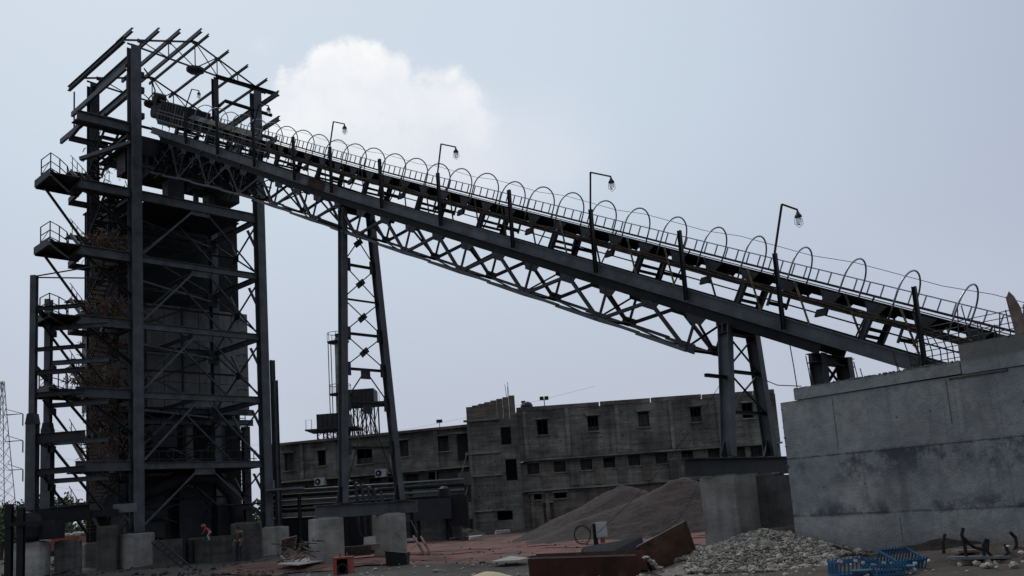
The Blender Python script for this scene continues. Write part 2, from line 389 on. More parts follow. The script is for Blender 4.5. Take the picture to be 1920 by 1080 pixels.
for (x0, y0, x1, y1) in ((-B, -B, B, 2), (-B, 100, B, B), (-B, 2, -60, 100), (50, 2, B, 100)):
    g.add([(x0, y0, -0.1), (x1, y0, -0.1), (x1, y1, -0.1), (x0, y1, -0.1)], [(0, 1, 2, 3)])
structure('far_ground', g, SOIL)
# red murram road, edges wobbling
pA = [ground(*p) for p in ((640, 1056), (700, 1050), (760, 1075), (880, 1069), (1000, 1048), (1180, 1020), (1330, 1012), (1400, 1000))]
def road_in(x, y):
    w = 0.7 * math.sin(x * 0.8) + 0.4 * math.sin(x * 2.1 + 1)
    lo = 33.0 + w + (0.16 * (-x - 4) ** 1.2 if x < -4 else 0) + 0.12 * max(0, x)
    hi = 58.0 + 0.8 * w
    return lo < y < hi and x > -13 + 0.1 * w
g = sheet(-15, 40, 24, 61, 0.5, lambda x, y: gh(x, y) + 0.02 + 0.02 * math.sin(y * 1.7), road_in)
structure('red_soil_road', g, REDSOIL, True)

g = G()
for k_ in range(5):
    y0_ = 36 + k_ * 1.9; pts = [V((-9 + i * 1.1, y0_ + .35 * math.sin(i * .35 + k_) + .05 * i, gh(-9 + i * 1.1, y0_) + .0)) for i in range(26)]
    g.tube(pts, [.02 + .03 * abs(math.sin(i * 1.3 + k_)) for i in range(26)], 5)
o = part('wheel_ruts', g, REDSOIL); tag(o, 'low ridges of wheel ruts along the red soil road', 'ruts', kind='stuff')
# scattered litter of stones over the near ground
def rock(g, c, r):
    vs = []; phi = (1 + 5 ** .5) / 2
    base = [(-1, phi, 0), (1, phi, 0), (-1, -phi, 0), (1, -phi, 0), (0, -1, phi), (0, 1, phi), (0, -1, -phi), (0, 1, -phi), (phi, 0, -1), (phi, 0, 1), (-phi, 0, -1), (-phi, 0, 1)]
    fs = [(0, 11, 5), (0, 5, 1), (0, 1, 7), (0, 7, 10), (0, 10, 11), (1, 5, 9), (5, 11, 4), (11, 10, 2), (10, 7, 6), (7, 1, 8), (3, 9, 4), (3, 4, 2), (3, 2, 6), (3, 6, 8), (3, 8, 9), (4, 9, 5), (2, 4, 11), (6, 2, 10), (8, 6, 7), (9, 8, 1)]
    sx, sy, sz = random.uniform(.6, 1.3), random.uniform(.6, 1.3), random.uniform(.4, .9); a = random.uniform(0, 6.28)
    for b in base:
        k = r / 1.9 * random.uniform(.75, 1.2); x, y, z = b[0] * k * sx, b[1] * k * sy, b[2] * k * sz
        vs.append((c[0] + x * math.cos(a) - y * math.sin(a), c[1] + x * math.sin(a) + y * math.cos(a), c[2] + z))
    g.add(vs, fs)
g = G()
for _ in range(900):
    px = random.uniform(560, 1920); y = random.uniform(15, 34); x = ground(px, 1060).x * y / ground(px, 1060).y
    rock(g, (x, y, gh(x, y) + 0.02), random.choice((.03, .04, .05, .08)))
o = part('scattered_stones', g, STONE); tag(o, 'small pale stones littering the dark soil in the foreground', 'stones', kind='stuff')
g = G()
for _ in range(420):
    p = ground(random.uniform(-20, 560), random.uniform(1040, 1100)); x, y = p.x, p.y
    rock(g, (x, y, gh(x, y) + 0.03), random.choice((.05, .08, .12)))
for _ in range(240):
    p = ground(random.uniform(760, 1300), random.uniform(1012, 1062)); rock(g, (p.x, p.y, gh(p.x, p.y) + .05), random.choice((.02, .03, .05)))
for _ in range(260):
    p = ground(random.uniform(700, 880), random.uniform(1000, 1014)); rock(g, (p.x, p.y, gh(p.x, p.y) + .05), random.choice((.1, .15, .22)))
o = part('site_debris', g, SOIL); tag(o, 'dark lumps of spoil and debris around the tower feet', 'debris', kind='stuff')

# ------------------------------------------------------------------ conveyor frame of reference
TH = math.radians(46.5)
u = V((-math.sin(TH), math.cos(TH), 0)); v = V((math.cos(TH), math.sin(TH), 0)); ez = V((0, 0, 1))
P0 = V((-7.075, 40.0, 0))
def zg(s): return 16.78 + (.491 if s < 0 else .513) * s
def T(s, w, z): return P0 + u * s + v * w + ez * z            # tower style: level z
def S(s, w, h): return P0 + u * s + v * w + ez * (zg(s) + h)   # above the girder top
def Nn(s):
    a = math.atan(.491 if s < 0 else .513); return (-u * math.sin(a) + ez * math.cos(a))
def Lc(s, w, n): return S(s, w, 0) + Nn(s) * n
def onnear(x, y, w=0.0):
    Q = onplane(x, y, P0 + v * w, v); d = Q - P0; return d.dot(u), Q.z
GW = 1.75

# ================================================================== conveyor gallery (steelwork)
gal = thing('conveyor_gallery', 'long inclined steel lattice bridge rising to the tower', 'conveyor bridge', T(0, .9, 0))
for w in (0, GW):
    for a, b in ((-25.6, -21.9), (-21.9, -15), (-15, -8), (-8, 0), (0, 1.5), (1.5, 2.9), (2.9, 6.5), (6.5, 13), (13, 19.8)):
        a2 = a + .005; part('girder', G().bar(Lc(a2, w, -.2), Lc(b, w, -.2), .18, .40, 'I', up=Nn((a + b) / 2)), STEEL if a != 1.5 else RUST, gal, label='rust-brown girder length' if a == 1.5 else None)
g = G()
for a in range(-25, 20, 3):
    b = min(a + 2.98, 19.6)
    part('deck_plate', G().bar(Lc(a, GW / 2, -.36), Lc(b, GW / 2, -.36), GW - .22, .03, 'box', up=Nn(a)), STEELD, gal)
for w in (0, GW):
    for a, b in ((-21.9, -15), (-15, -8), (-8, 0), (0, 6.5), (6.5, 13), (13, 18.6)):
        part('top_chord', G().bar(Lc(a + .005, w + (.05 if w == 0 else -.05), -.565), Lc(b, w + (.05 if w == 0 else -.05), -.565), .12, .31, 'I', up=Nn((a + b) / 2)), UPD, gal)  # near-black colour stands in for shade beneath the girder
def dep(s):
    pts = [(-30, 1.78), (-3, 1.86), (.5, 1.86), (8, 1.95), (15.4, 2.42), (20, 2.85)]
    for (a, x), (b, y) in zip(pts, pts[1:]):
        if a <= s <= b: return x + (y - x) * (s - a) / (b - a)
feet = [-18.11 + 3.34 * k for k in range(0, 12)]
for wi, w in enumerate((0.02, GW - .02)):
    for a, b in zip(feet, feet[1:]):
        # lower chord of two lapped angles
        for i in (0, 1):
            aa = a + (b - a) / 2 * i; bb = a + (b - a) / 2 * (i + 1) + .15; off = .02 if i else -.02
            part('lower_chord', G().bar(Lc(aa, w, -dep(min(aa, 18.8)) + off), Lc(min(bb, 18.9), w, -dep(min(bb, 18.8)) + off), .12, .11, 'L', up=Nn(a)), STEEL, gal)
        m = (a + b) / 2
        part('diagonal', G().bar(Lc(a, w, -dep(a)), Lc(m, w, -.72), .115, .09, 'L', up=v), STEELD, gal)
        part('diagonal', G().bar(Lc(b, w, -dep(min(b, 18.8))), Lc(m, w, -.72), .115, .09, 'L', up=v), STEELD, gal)
    for i, a in enumerate(feet):
        part('vertical', G().bar(Lc(a, w, -dep(min(a, 18.8))), Lc(a, w, -.72), .08, .06, 'L', up=v), STEELD, gal)
        if a < 18.5:
            # bottom gusset plate
            d = dep(a); s0, s1 = -.24, .24
            part('gusset_plate', G().prism([Lc(a - .30, w - .03, -d - .06), Lc(a + .30, w - .03, -d - .06), Lc(a + .24, w - .03, -d + .24), Lc(a - .24, w - .03, -d + .24)], v * .05), STEELD, gal)
        for m in (a, a + 1.67):
            if m < 18.5: part('gusset_plate', G().prism([Lc(m - .34, w - .03, -.69), Lc(m + .34, w - .03, -.69), Lc(m + .22, w - .03, -.95), Lc(m - .22, w - .03, -.95)], v * .05), STEELD, gal)
# bottom and sway bracing between the two trusses
for a, b in zip(feet, feet[1:]):
    if b > 18.9: continue
    part('lateral_brace', G().bar(Lc(a, 0, -dep(a)), Lc(b, GW, -dep(b)), .08, .06, 'L'), STEELD, gal)
    part('lateral_brace', G().bar(Lc(a, GW, -dep(a) - .05), Lc(b, 0, -dep(b) - .05), .06, .05, 'L'), STEELD, gal)
for a in feet:
    d = dep(min(a, 18.8)) 
    part('cross_beam', G().bar(Lc(a, .06, -d), Lc(a, GW - .06, -d), .09, .09, 'C', up=Nn(a)), STEELD, gal)
    part('sway_brace', G().bar(Lc(a, .05, -d + .1), Lc(a, GW - .05, -.75), .07, .06, 'L'), STEELD, gal)
    part('sway_brace', G().bar(Lc(a + .06, GW - .05, -d + .1), Lc(a + .06, .05, -.75), .07, .06, 'L'), STEELD, gal)
# closed plates where the gallery runs into the tower
for a, b in ((10.4, 13.0), (13.0, 15.7), (15.7, 18.6)):
    part('side_plate', G().prism([Lc(a, GW + .06, -.42), Lc(b, GW + .06, -.42), Lc(b, GW + .06, -dep(b) + .05), Lc(a, GW + .06, -dep(a) + .05)], v * .04), UPD, gal)
    part('floor_plate', G().prism([Lc(a, .1, -dep(a) + .12), Lc(b, .1, -dep(b) + .12), Lc(b, GW - .1, -dep(b) + .12), Lc(a, GW - .1, -dep(a) + .12)], ez * .04), UPD, gal)

cg = G(); rr = random.Random(15)
for _ in range(190):
    s_ = rr.uniform(8.5, 18.8); p_ = Lc(s_, rr.uniform(-.05, GW), rr.uniform(-dep(s_) + .1, -.4)); d_ = rr.choice((u, v, ez, (u + ez).normalized(), (u - ez * .8).normalized())) * rr.uniform(.3, 1.1)
    cg.bar(p_, p_ + d_, rr.uniform(.04, .12), rr.uniform(.04, .1), 'L')
tag(part('small_brackets', cg, STEELD, gal), kind='stuff')
# short portal frames carrying the belt stringers
for k in range(12):
    s = -22.75 + 3.62 * k
    for w, m in ((.22, STEEL), (GW - .2, STEELD)):
        part('support_leg', G().bar(Lc(s, w, 0), Lc(s - .04, w, .60), .20, .15, 'I', up=u), m, gal)
    for n in (.13, .33):
        part('support_rail', G().bar(Lc(s, .3, n), Lc(s, GW - .28, n), .05, .10, 'C', up=Nn(s)), STEELD, gal)
    part('hanger_box', G().box(Lc(s + 1.25, .35, .42), (.34, .12, .22), (u, v, Nn(s))), STEELD, gal)

# near handrail posts, black, and thin rails in the tower part
POSTS = [-24.45, -20.72, -17.60, -14.15, -10.38, -6.48, -2.75, .9, 3.95, 7.64, 11.46, 15.1]
pm = None
for s in POSTS:
    g = G().bar(S(s, -.14, -.36), S(s, -.14, 1.9), .13, .10, 'I', up=u)
    part('handrail_post', g, BLACK, gal)
part('handrail', G().tube([S(s, -.1, 1.02) for s in (6.5, 11, 15, 19)], .025), STEELL, gal)
part('handrail', G().tube([S(s, -.1, .62) for s in (6.5, 11, 15, 19)], .02), STEELL, gal)
for k in range(14):
    s = 6.6 + .9 * k
    part('baluster', G().tube([Lc(s, -.08, 0.02), Lc(s, -.08, .95)], .022, 5), STEELL, gal)

# ================================================================== belt conveyor
bc = thing('belt_conveyor', 'black troughed belt on idler frames under a row of open pipe hoops', 'conveyor', S(0, .9, .6))
for a, b in ((-25.5, -17), (-17, -8.5), (-8.5, 0), (0, 9), (9, 17.5)):
    for w, m in ((.32, CABLE), (GW - .28, STEELD)):
        part('stringer', G().bar(Lc(a + .01, w, .64), Lc(b, w, .64), .09, .16, 'C', up=Nn((a + b) / 2)), m, bc)
bw0, bw1, bwc = .42, GW - .30, (.42 + GW - .30) / 2
for a, b in ((-25.6, -17), (-17, -8.5), (-8.5, 0), (0, 9), (9, 19.0)):
    prof = [(bw0, 1.06), (bwc - .2, .86), (bwc + .2, .86), (bw1, 1.06), (bw1, 1.10), (bwc + .2, .90), (bwc - .2, .90), (bw0, 1.10)]
    g = G(); A = [Lc(a, w, n) for w, n in prof]; Bq = [Lc(b, w, n) for w, n in prof]; k = len(prof)
    g.add(A + Bq, [(i, (i + 1) % k, k + (i + 1) % k, k + i) for i in range(k)] + [tuple(range(k))[::-1], tuple(range(k, 2 * k))])
    part('carrying_belt', g, RUBBER, bc)
    part('return_belt', G().bar(Lc(a, bwc, .36), Lc(b, bwc, .36), bw1 - bw0, .025, 'box', up=Nn(a)), RUBBER, bc)
for k in range(37):                         # idler sets
    s = -25.2 + 1.21 * k
    g = G()
    g.bar(Lc(s, .36, .74), Lc(s, GW - .32, .74), .10, .06, 'L', up=Nn(s))
    g.bar(Lc(s - .17, .36, .72), Lc(s, .36, 1.02), .05, .06, 'box'); g.bar(Lc(s + .17, .36, .72), Lc(s, .36, 1.02), .05, .06, 'box')
    g.bar(Lc(s - .17, GW - .32, .72), Lc(s, GW - .32, 1.02), .05, .06, 'box'); g.bar(Lc(s + .17, GW - .32, .72), Lc(s, GW - .32, 1.02), .05, .06, 'box')
    g.bar(Lc(s, bwc - .22, .74), Lc(s, bwc - .22, .82), .05, .12, 'box'); g.bar(Lc(s, bwc + .22, .74), Lc(s, bwc + .22, .82), .05, .12, 'box')
    for w_ in (.33, GW - .30): g.prism([Lc(s - .30, w_, 1.04), Lc(s + .30, w_, 1.04), Lc(s + .14, w_, .76), Lc(s - .14, w_, .76)], v * .03)
    fr = part('idler_frame', g, STEELD, bc)
    for (wa, na, wb, nb) in ((bw0 - .02, 1.0, bwc - .22, .80), (bwc - .2, .79, bwc + .2, .79), (bwc + .22, .80, bw1 + .02, 1.0)):
        part('roller', G().tube([Lc(s, wa, na), Lc(s, wb, nb)], .085, 8), BLACK, fr)
for k in range(12):
    s = -23.6 + 3.62 * k
    r = part('return_roller', G().tube([Lc(s, .36, .28), Lc(s, GW - .34, .28)], .06, 8), BLACK, bc)
    part('hanger_hook', G().bar(Lc(s, .32, .60), Lc(s, .32, .18), .05, .07, 'box'), STEELD, bc)
    part('hanger_hook', G().bar(Lc(s, GW - .28, .60), Lc(s, GW - .28, .18), .05, .07, 'box'), STEELD, bc)
# hoops
HW0, HW1 = .36, GW - .06
def hoop_mesh(sg):
    pts = []; r = (HW1 - HW0) / 2; wc = (HW0 + HW1) / 2; nb, nt = .66, 2.16
    nn_ = Nn(sg)
    pts.append(v * HW0 + nn_ * nb)
    for i in range(17):
        a = math.pi * (1 - i / 16); pts.append(v * (wc + r * math.cos(a)) + nn_ * (nt - r + r * math.sin(a)))
    pts.append(v * HW1 + nn_ * (nb + .3))
    return G().tube(pts, .026, 7)
hoops = {}
for k in range(29):
    s = -24.62 + 1.437 * k
    key = s < 0
    if key not in hoops:
        g = hoop_mesh(s); base = S(s, 0, 0); g.v = [q + base for q in g.v]
        hoops[key] = part('hoop', g, GALV, bc, smooth=True, origin=base)
    else:
        hc = clone(hoops[key], bc, S(s, 0, 0)); hc.rotation_euler = (random.uniform(-.02, .02), random.uniform(-.02, .02), random.uniform(-.06, .06))
# striped raking struts between hoop foot and girder, cable bundle lying on the stringer
for k in range(26):
    s = -24.3 + 1.437 * k
    part('raking_strut', G().bar(S(s + .42, .30, 1.22), S(s, .02, .02), .055, .03, 'L'), YELLOW if k < 9 and k % 3 != 1 else CABLE, bc)
for j, (w, n, r) in enumerate(((.23, .60, .030), (.20, .67, .026), (.245, .74, .028))):
    pts = [Lc(-25.5 + .75 * i, w + .02 * math.sin(i * 1.7 + j), n + .025 * math.sin(i * 2.3 + j * 2)) for i in range(58)]
    part('cable', G().tube(pts, r, 5), CABLE, bc)

# head enclosure and drive pulley inside the tower top
hd = thing('belt_drive_unit', 'ribbed drive head housing at the top end of the belt inside the tower', 'machine', S(18.6, .9, .3))
part('housing', G().prism([Lc(16.3, .2, .5), Lc(19.6, .2, .25), Lc(20.2, .2, .8), Lc(19.9, .2, 1.45), Lc(19.0, .2, 1.75), Lc(16.3, .2, 1.75)], v * 1.5), STEELD, hd)
for k in range(9):
    s = 16.45 + .38 * k
    part('rib', G().bar(Lc(s, .15, .45), Lc(s, .15, 1.72), .06, .07, 'box', up=u), CONCD if k % 3 else STEELL, hd)
for n in (.5, 1.1, 1.72): part('rib', G().bar(Lc(16.3, .12, n), Lc(19.7, .12, n), .04, .06, 'box'), STEELL, hd)
part('drum', G().tube([S(20.2, .25, 1.05), S(20.2, 1.6, 1.05)], .42, 16), STEELD, hd, smooth=False)
part('motor', G().tube([T(20.0, .3, 29.05), T(20.0, .9, 29.1)], .33, 12), BLACK, hd)
part('motor_bracket', G().bar(T(20, .6, 28.2), T(20, .6, 29.0), .2, .12, 'I'), STEELD, hd)
for k in range(7):
    s = 9.0 + 1.05 * k
    part('cover_plate', G().prism([Lc(s, .3, 1.12), Lc(s + .98, .3, 1.12), Lc(s + .98, .55, 1.38), Lc(s, .55, 1.38)], v * .05 + ez * .01), CONCD, hd)
    part('rib', G().bar(Lc(s, .2, .5), Lc(s, .2, 1.15), .05, .07, 'box', up=u), CONCD, hd)

# ladder-type cable tray along the far side
tr = thing('cable_ladder_tray', 'pale ladder-shaped cable tray running along the far side of the conveyor', 'cable tray', S(0, 2.1, 1.2))
TN0, TN1 = 1.25, 1.62
for a, b in ((-26, -17), (-17, -8.5), (-8.5, 0), (0, 8), (8, 16)):
    part('side_rail', G().bar(Lc(a, 2.1, TN1), Lc(b, 2.1, TN1), .035, .035, 'box'), GALV, tr)
    part('side_rail', G().bar(Lc(a, 2.1, TN0), Lc(b, 2.1, TN0), .05, .07, 'box'), STEELD, tr)
    part('lower_pipe', G().tube([Lc(a, 2.1, TN0 - .10), Lc(b, 2.1, TN0 - .10)], .018, 5), STEELL, tr)
k = 0; s = -25.9; rung = {}
while s < 15.8:
    key = s < 0
    if key not in rung: rung[key] = part('rung', G().bar(Lc(s, 2.1, TN0), Lc(s, 2.1, TN1), .04, .03, 'box', up=u), GALV, tr)
    else:
        p = Lc(s, 2.1, (TN0 + TN1) / 2); clone(rung[key], tr, p)
    s += .375
for k in range(14):
    s = -25 + 3.0 * k
    part('tray_bracket', G().bar(Lc(s, GW, 0), Lc(s, 2.1, TN0), .05, .05, 'L'), STEELD, tr)
# thin wire strung over the hoop tops
pts = []
for k in range(32):
    s = -26 + 1.2 * k; pts.append(Lc(s, 2.0, 2.02 + .05 * math.sin(k * 2.1)))
o = part('overhead_wire', G().tube(pts, .009, 4), STEELD); tag(o, 'thin slack wire strung along over the pipe hoops', 'wire')

# ================================================================== gallery lamps
lampnames = ['nearest the right edge above the cast concrete wall', 'standing between the two lattice piers, right of the middle', 'over the lattice span just right of the tall trestle',
             'directly above the tall two-legged trestle', 'beside the right-hand tower column', 'inside the roofless tower top']
LS = [(-20.72, -21.12, 9.88), (-14.15, -14.29, 13.03), (-6.48, -6.79, 16.64), (.9, .53, 20.26), (7.64, 6.95, 23.57), (15.1, 14.3, 27.26)]
for (s, s_t, z_t), nm in zip(LS, lampnames):
    b = S(s, -.14, 1.9)
    t = thing('gallery_lamp', 'black swan-neck lamp ' + nm, 'lamp', b, 'well glass lamps on poles along the conveyor')
    p1 = T(s_t, -.14, z_t); p2 = p1 - u * (.85 if s > -20 else .40) - v * (.0 if s > -20 else -.10) - ez * (.42 if s > -20 else .26)
    part('pole', G().tube([b, p1], .036, 6), BLACK, t)
    part('arm', G().tube([p1, p2], .030, 6), BLACK, t)
    part('cap', G().lathe(p2 + ez * -.30, [(.07, .06), (.11, .08), (.10, .12), (.06, .18), (.035, .23), (.022, .30)], 10), STEELD, t)
    part('glass_globe', G().lathe(p2 + ez * -.46, [(.025, .0), (.062, .03), (.078, .09), (.078, .18), (.06, .22)], 10), GLASS, t, smooth=True)
    part('guard_wire', G().tube([p2 + V((.10, 0, -.25)), p2 + V((.12, 0, -.42)), p2 + V((0, 0, -.54)), p2 + V((-.12, 0, -.42)), p2 + V((-.10, 0, -.25))], .008, 4), STEELD, t)

# ================================================================== trestles
def pedestal(c, sx, sy, z1, label, rot=TH, z0=-.4, cham=.18, group='concrete pedestals under the steelwork', m=CONC, name='concrete_pedestal'):
    X = V((math.cos(rot), math.sin(rot), 0)); Y = V((-X.y, X.x, 0)); a, b = sx / 2, sy / 2; c = V((c[0], c[1], 0))
    poly = [(-a + cham, -b), (a - cham, -b), (a, -b + cham), (a, b - cham), (a - cham, b), (-a + cham, b), (-a, b - cham), (-a, -b + cham)]
    t = thing(name, label, 'pedestal', c, group)
    zz = [z0, z1 - .06]; g = G()
    rings = [(z0, 1.0), (z0 + (z1 - z0) * .5, 1.0), (z1 - .05, 1.0), (z1, .95)]
    o = 0
    for z, k in rings:
        for (i, j) in poly: g.v.append(c + X * (i * k + random.uniform(-.008, .008)) + Y * (j * k) + ez * (z + random.uniform(-.01, .01)))
    n = 8
    for r in range(3):
        for i in range(n): g.f.append((r * n + i, r * n + (i + 1) % n, (r + 1) * n + (i + 1) % n, (r + 1) * n + i))
    g.f.append(tuple(3 * n + i for i in range(n)))
    part('shaft', g, m, t)
    part('grout_cap', G().prism([c + X * i * .72 + Y * j * .72 + ez * (z1 + .001) for (i, j) in poly], ez * .05), m, t)
    return t
# tall trestle
st = .4
t1 = thing('tall_trestle', 'tall splayed two-legged lattice trestle on a grey base beam', 'trestle', T(st, .9, 1.9), 'steel trestles under the conveyor bridge')
legs = [(T(st, .08, 16.0), T(st, -.55, 2.45)), (T(st, GW - .1, 16.05), T(st, 2.62, 2.45))]
for a, b in legs:
    part('leg', G().bar(b, a, .30, .34, 'I', up=u), STEEL, t1)
    part('foot_stiffener', G().prism([b + v * -.38, b + v * .38, b + v * .18 + ez * .75, b + v * -.18 + ez * .75], u * .05), STEELD, t1)
    part('foot_stiffener', G().box(b + ez * .02, (.7, .6, .05), (v, u, ez)), STEELD, t1)
def lg(i, z):
    a, b = legs[i]; k = (z - b.z) / (a.z - b.z); return b + (a - b) * k
lev = [13.35, 10.1, 8.47, 6.87]
for z in lev + [4.9]:
    part('strut', G().bar(lg(0, z), lg(1, z), .09, .12, 'C'), STEELD, t1)
    for i in (0, 1): part('gusset_plate', G().box(lg(i, z) + v * (.22 if i == 0 else -.22) - u * .04, (.34, .04, .62), (v, u, ez)), STEELD, t1)
for za, zb in ((15.6, 13.35), (13.35, 10.1), (10.1, 8.47)):
    if za == 13.35:  # two crosses in the tall panel
        segs = [(13.35, 11.7), (11.7, 10.1)]
    else: segs = [(za, zb)]
    for a, b in segs:
        part('brace', G().bar(lg(0, a) - u * .05, lg(1, b) - u * .05, .07, .05, 'L'), STEELD, t1)
        part('brace', G().bar(lg(1, a) + u * .05, lg(0, b) + u * .05, .07, .05, 'L'), STEELD, t1)
        c = (lg(0, a) + lg(1, b) + lg(1, a) + lg(0, b)) / 4
        part('gusset_plate', G().box(c, (.5, .05, .26), ((v + ez * .8).normalized(), u, (ez - v * .8).normalized())), STEELD, t1)
part('strut', G().bar(lg(0, 11.7), lg(1, 11.7), .07, .08, 'C'), STEELD, t1)
for za, zb in ((8.47, 6.87), (6.87, 2.7)):
    m = (lg(0, za) + lg(1, za)) / 2
    part('gusset_plate', G().box(m - ez * .22, (.5, .05, .42), (v, u, ez)), STEELD, t1)
    part('brace', G().bar(m, lg(0, zb), .08, .06, 'L'), STEELD, t1)
    part('brace', G().bar(m, lg(1, zb), .08, .06, 'L'), STEELD, t1)
part('base_beam', G().bar(T(st, -2.0, 2.17), T(st, 3.6, 2.17), .32, .56, 'I'), STEEL, t1)
part('outrigger', G().bar(T(st, .0, 15.05), T(st - .5, -1.7, 15.0), .09, .12, 'C'), STEELD, t1)
part('saddle', G().bar(T(st, -.1, 16.0), T(st, GW + .1, 16.0), .34, .26, 'I'), STEELD, t1)
pc = T(st, -1.5, 0); pedestal(pc, 1.25, 1.15, 1.88, 'squat chamfered concrete pedestal under the left end of the tall trestle base beam')
pc = T(st, 1.9, 0); pedestal(pc, 1.30, 1.15, 1.88, 'chamfered concrete pedestal under the right foot of the tall trestle, bare red soil behind')
# second pier
st2 = -18.75
t2 = thing('short_trestle', 'short thick-legged steel trestle standing on a wide concrete block', 'trestle', T(st2, .9, 2.2), 'steel trestles under the conveyor bridge')
legs = [(T(st2, .05, 6.8), T(st2, -.55, 2.78)), (T(st2, GW - .1, 6.85), T(st2, 2.0, 2.78))]
for a, b in legs:
    part('leg', G().bar(b, a, .30, .36, 'I', up=u), STEEL, t2)
    for q in (-.2, .2): part('foot_stiffener', G().prism([b + v * q * 2.2, b + v * q * .3, b + v * q * .6 + ez * .5], u * .05), STEELD, t2)
for z in (5.35, 4.1): part('strut', G().bar(lg(0, z), lg(1, z), .10, .10, 'C'), STEELD, t2)
for a, b in ((6.5, 5.35), (5.35, 4.1)):
    part('brace', G().bar(lg(0, a) - u * .05, lg(1, b) - u * .05, .07, .05, 'L'), STEELD, t2)
    part('brace', G().bar(lg(1, a) + u * .05, lg(0, b) + u * .05, .09, .05, 'L'), STEEL, t2)
part('outrigger', G().bar(T(st2, -1.35, 5.15), T(st2, -.2, 5.15), .10, .10, 'C'), STEELD, t2)
part('base_beam', G().bar(T(st2, -2.9, 2.50), T(st2, 3.6, 2.50), .35, .50, 'I'), STEELD, t2)
part('saddle', G().bar(T(st2, -.15, 6.66), T(st2, GW + .1, 6.66), .34, .3, 'I'), STEELD, t2)
bl = thing('concrete_block', 'wide stained concrete foundation block, right part coloured darker for shade', 'foundation block', T(st2, .6, 0))
part('left_block', G().box(T(-19.05, -1.25, .95), (1.18, 1.1, 2.5), (v, u, ez)), CONC, bl)
part('right_block', G().box(T(-19.03, 1.50, .93), (4.3, 1.06, 2.44), (v, u, ez)), CONCD, bl)  # darker concrete paints the shade on the right face
for w in (-1.5, -.3, 1.0, 2.2): part('packing_shim', G().box(T(st2 - .35, w, 2.225), (.5, .5, .045), (v, u, ez)), STEELL, bl)
# third pier on the wall
st3 = -21.55
t3 = thing('stub_trestle', 'stubby pair of steel columns standing on top of the cast concrete wall', 'trestle', T(st3, .9, 4.2), 'steel trestles under the conveyor bridge')
legs = [(T(st3, .05, 5.4), T(st3, .0, 4.1)), (T(st3, GW - .05, 5.4), T(st3, 1.8, 4.1))]
for a, b in legs: part('leg', G().bar(b, a, .34, .40, 'I', up=u), STEELD, t3)
part('brace', G().bar(lg(0, 4.3) , lg(1, 5.4), .08, .05, 'L'), STEELD, t3)
part('brace', G().bar(lg(0, 5.4) , lg(1, 4.3), .08, .05, 'L'), STEELD, t3)
part('saddle', G().bar(T(st3, -.4, 5.26), T(st3, GW + .4, 5.26), .3, .26, 'I'), STEELD, t3)

# ================================================================== head tower
tw = thing('head_tower', 'tall open steel frame tower with bare roof purlins and cross bracing', 'steel tower', T(22.5, 3, 1.6))
SF, SR, WL, WR = 19.4, 25.7, -1.3, 7.1
LV = [26.25, 22.1, 18.1, 14.0, 9.85, 5.7]
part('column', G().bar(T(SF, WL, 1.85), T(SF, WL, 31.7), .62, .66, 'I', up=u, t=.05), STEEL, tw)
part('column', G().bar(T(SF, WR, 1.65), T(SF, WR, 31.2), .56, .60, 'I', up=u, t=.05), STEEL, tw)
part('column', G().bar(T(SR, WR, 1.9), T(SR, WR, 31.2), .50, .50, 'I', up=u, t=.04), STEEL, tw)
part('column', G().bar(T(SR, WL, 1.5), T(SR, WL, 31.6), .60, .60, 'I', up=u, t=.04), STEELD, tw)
part('column', G().bar(T(SF, 4.1, 26.4), T(SF, 4.1, 31.3), .34, .34, 'I', up=u), STEELD, tw)
for w in (WL, WR):
    part('base_plate', G().box(T(SF, w, 1.9 if w < 0 else 1.7), (1.1, 1.0, .06), (v, u, ez)), STEELD, tw)
    for q in (-1, 1): part('base_stiffener', G().prism([T(SF - .05, w + q * .5, 1.9), T(SF - .05, w + q * .28, 1.9), T(SF - .05, w + q * .28, 2.7)], u * .05), STEELD, tw)
for z in (29.9, 28.9, 27.2):
    part('cleat', G().box(T(SF - .1, WL + .42, z), (.24, .3, .35), (v, u, ez)), STEELD, tw)
for i, z in enumerate(LV):
    h = .62 if i in (1,) else .40
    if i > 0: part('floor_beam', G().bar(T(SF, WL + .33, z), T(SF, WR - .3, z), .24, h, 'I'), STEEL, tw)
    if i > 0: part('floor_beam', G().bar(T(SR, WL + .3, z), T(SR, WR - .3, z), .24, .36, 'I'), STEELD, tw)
    part('floor_beam', G().bar(T(SF + .35, WR, z), T(SR - .3, WR, z), .22, .34, 'I'), STEEL, tw)
    part('floor_beam', G().bar(T(SF + .35, WL, z), T(SR - .3, WL, z), .22, .34, 'I'), STEELD, tw)
    part('cantilever_beam', G().bar(T(SF, WL - .33, z + .02), T(SF, -4.7, z + .02), .30, .58, 'I'), STEEL, tw)
    part('cantilever_beam', G().bar(T(22.8, WL - .2, z), T(22.8, -3.9, z), .2, .34, 'I'), STEELD, tw)
    part('cantilever_beam', G().bar(T(SF, -4.2, z), T(22.6, -3.9, z), .18, .34, 'C'), STEELD, tw)
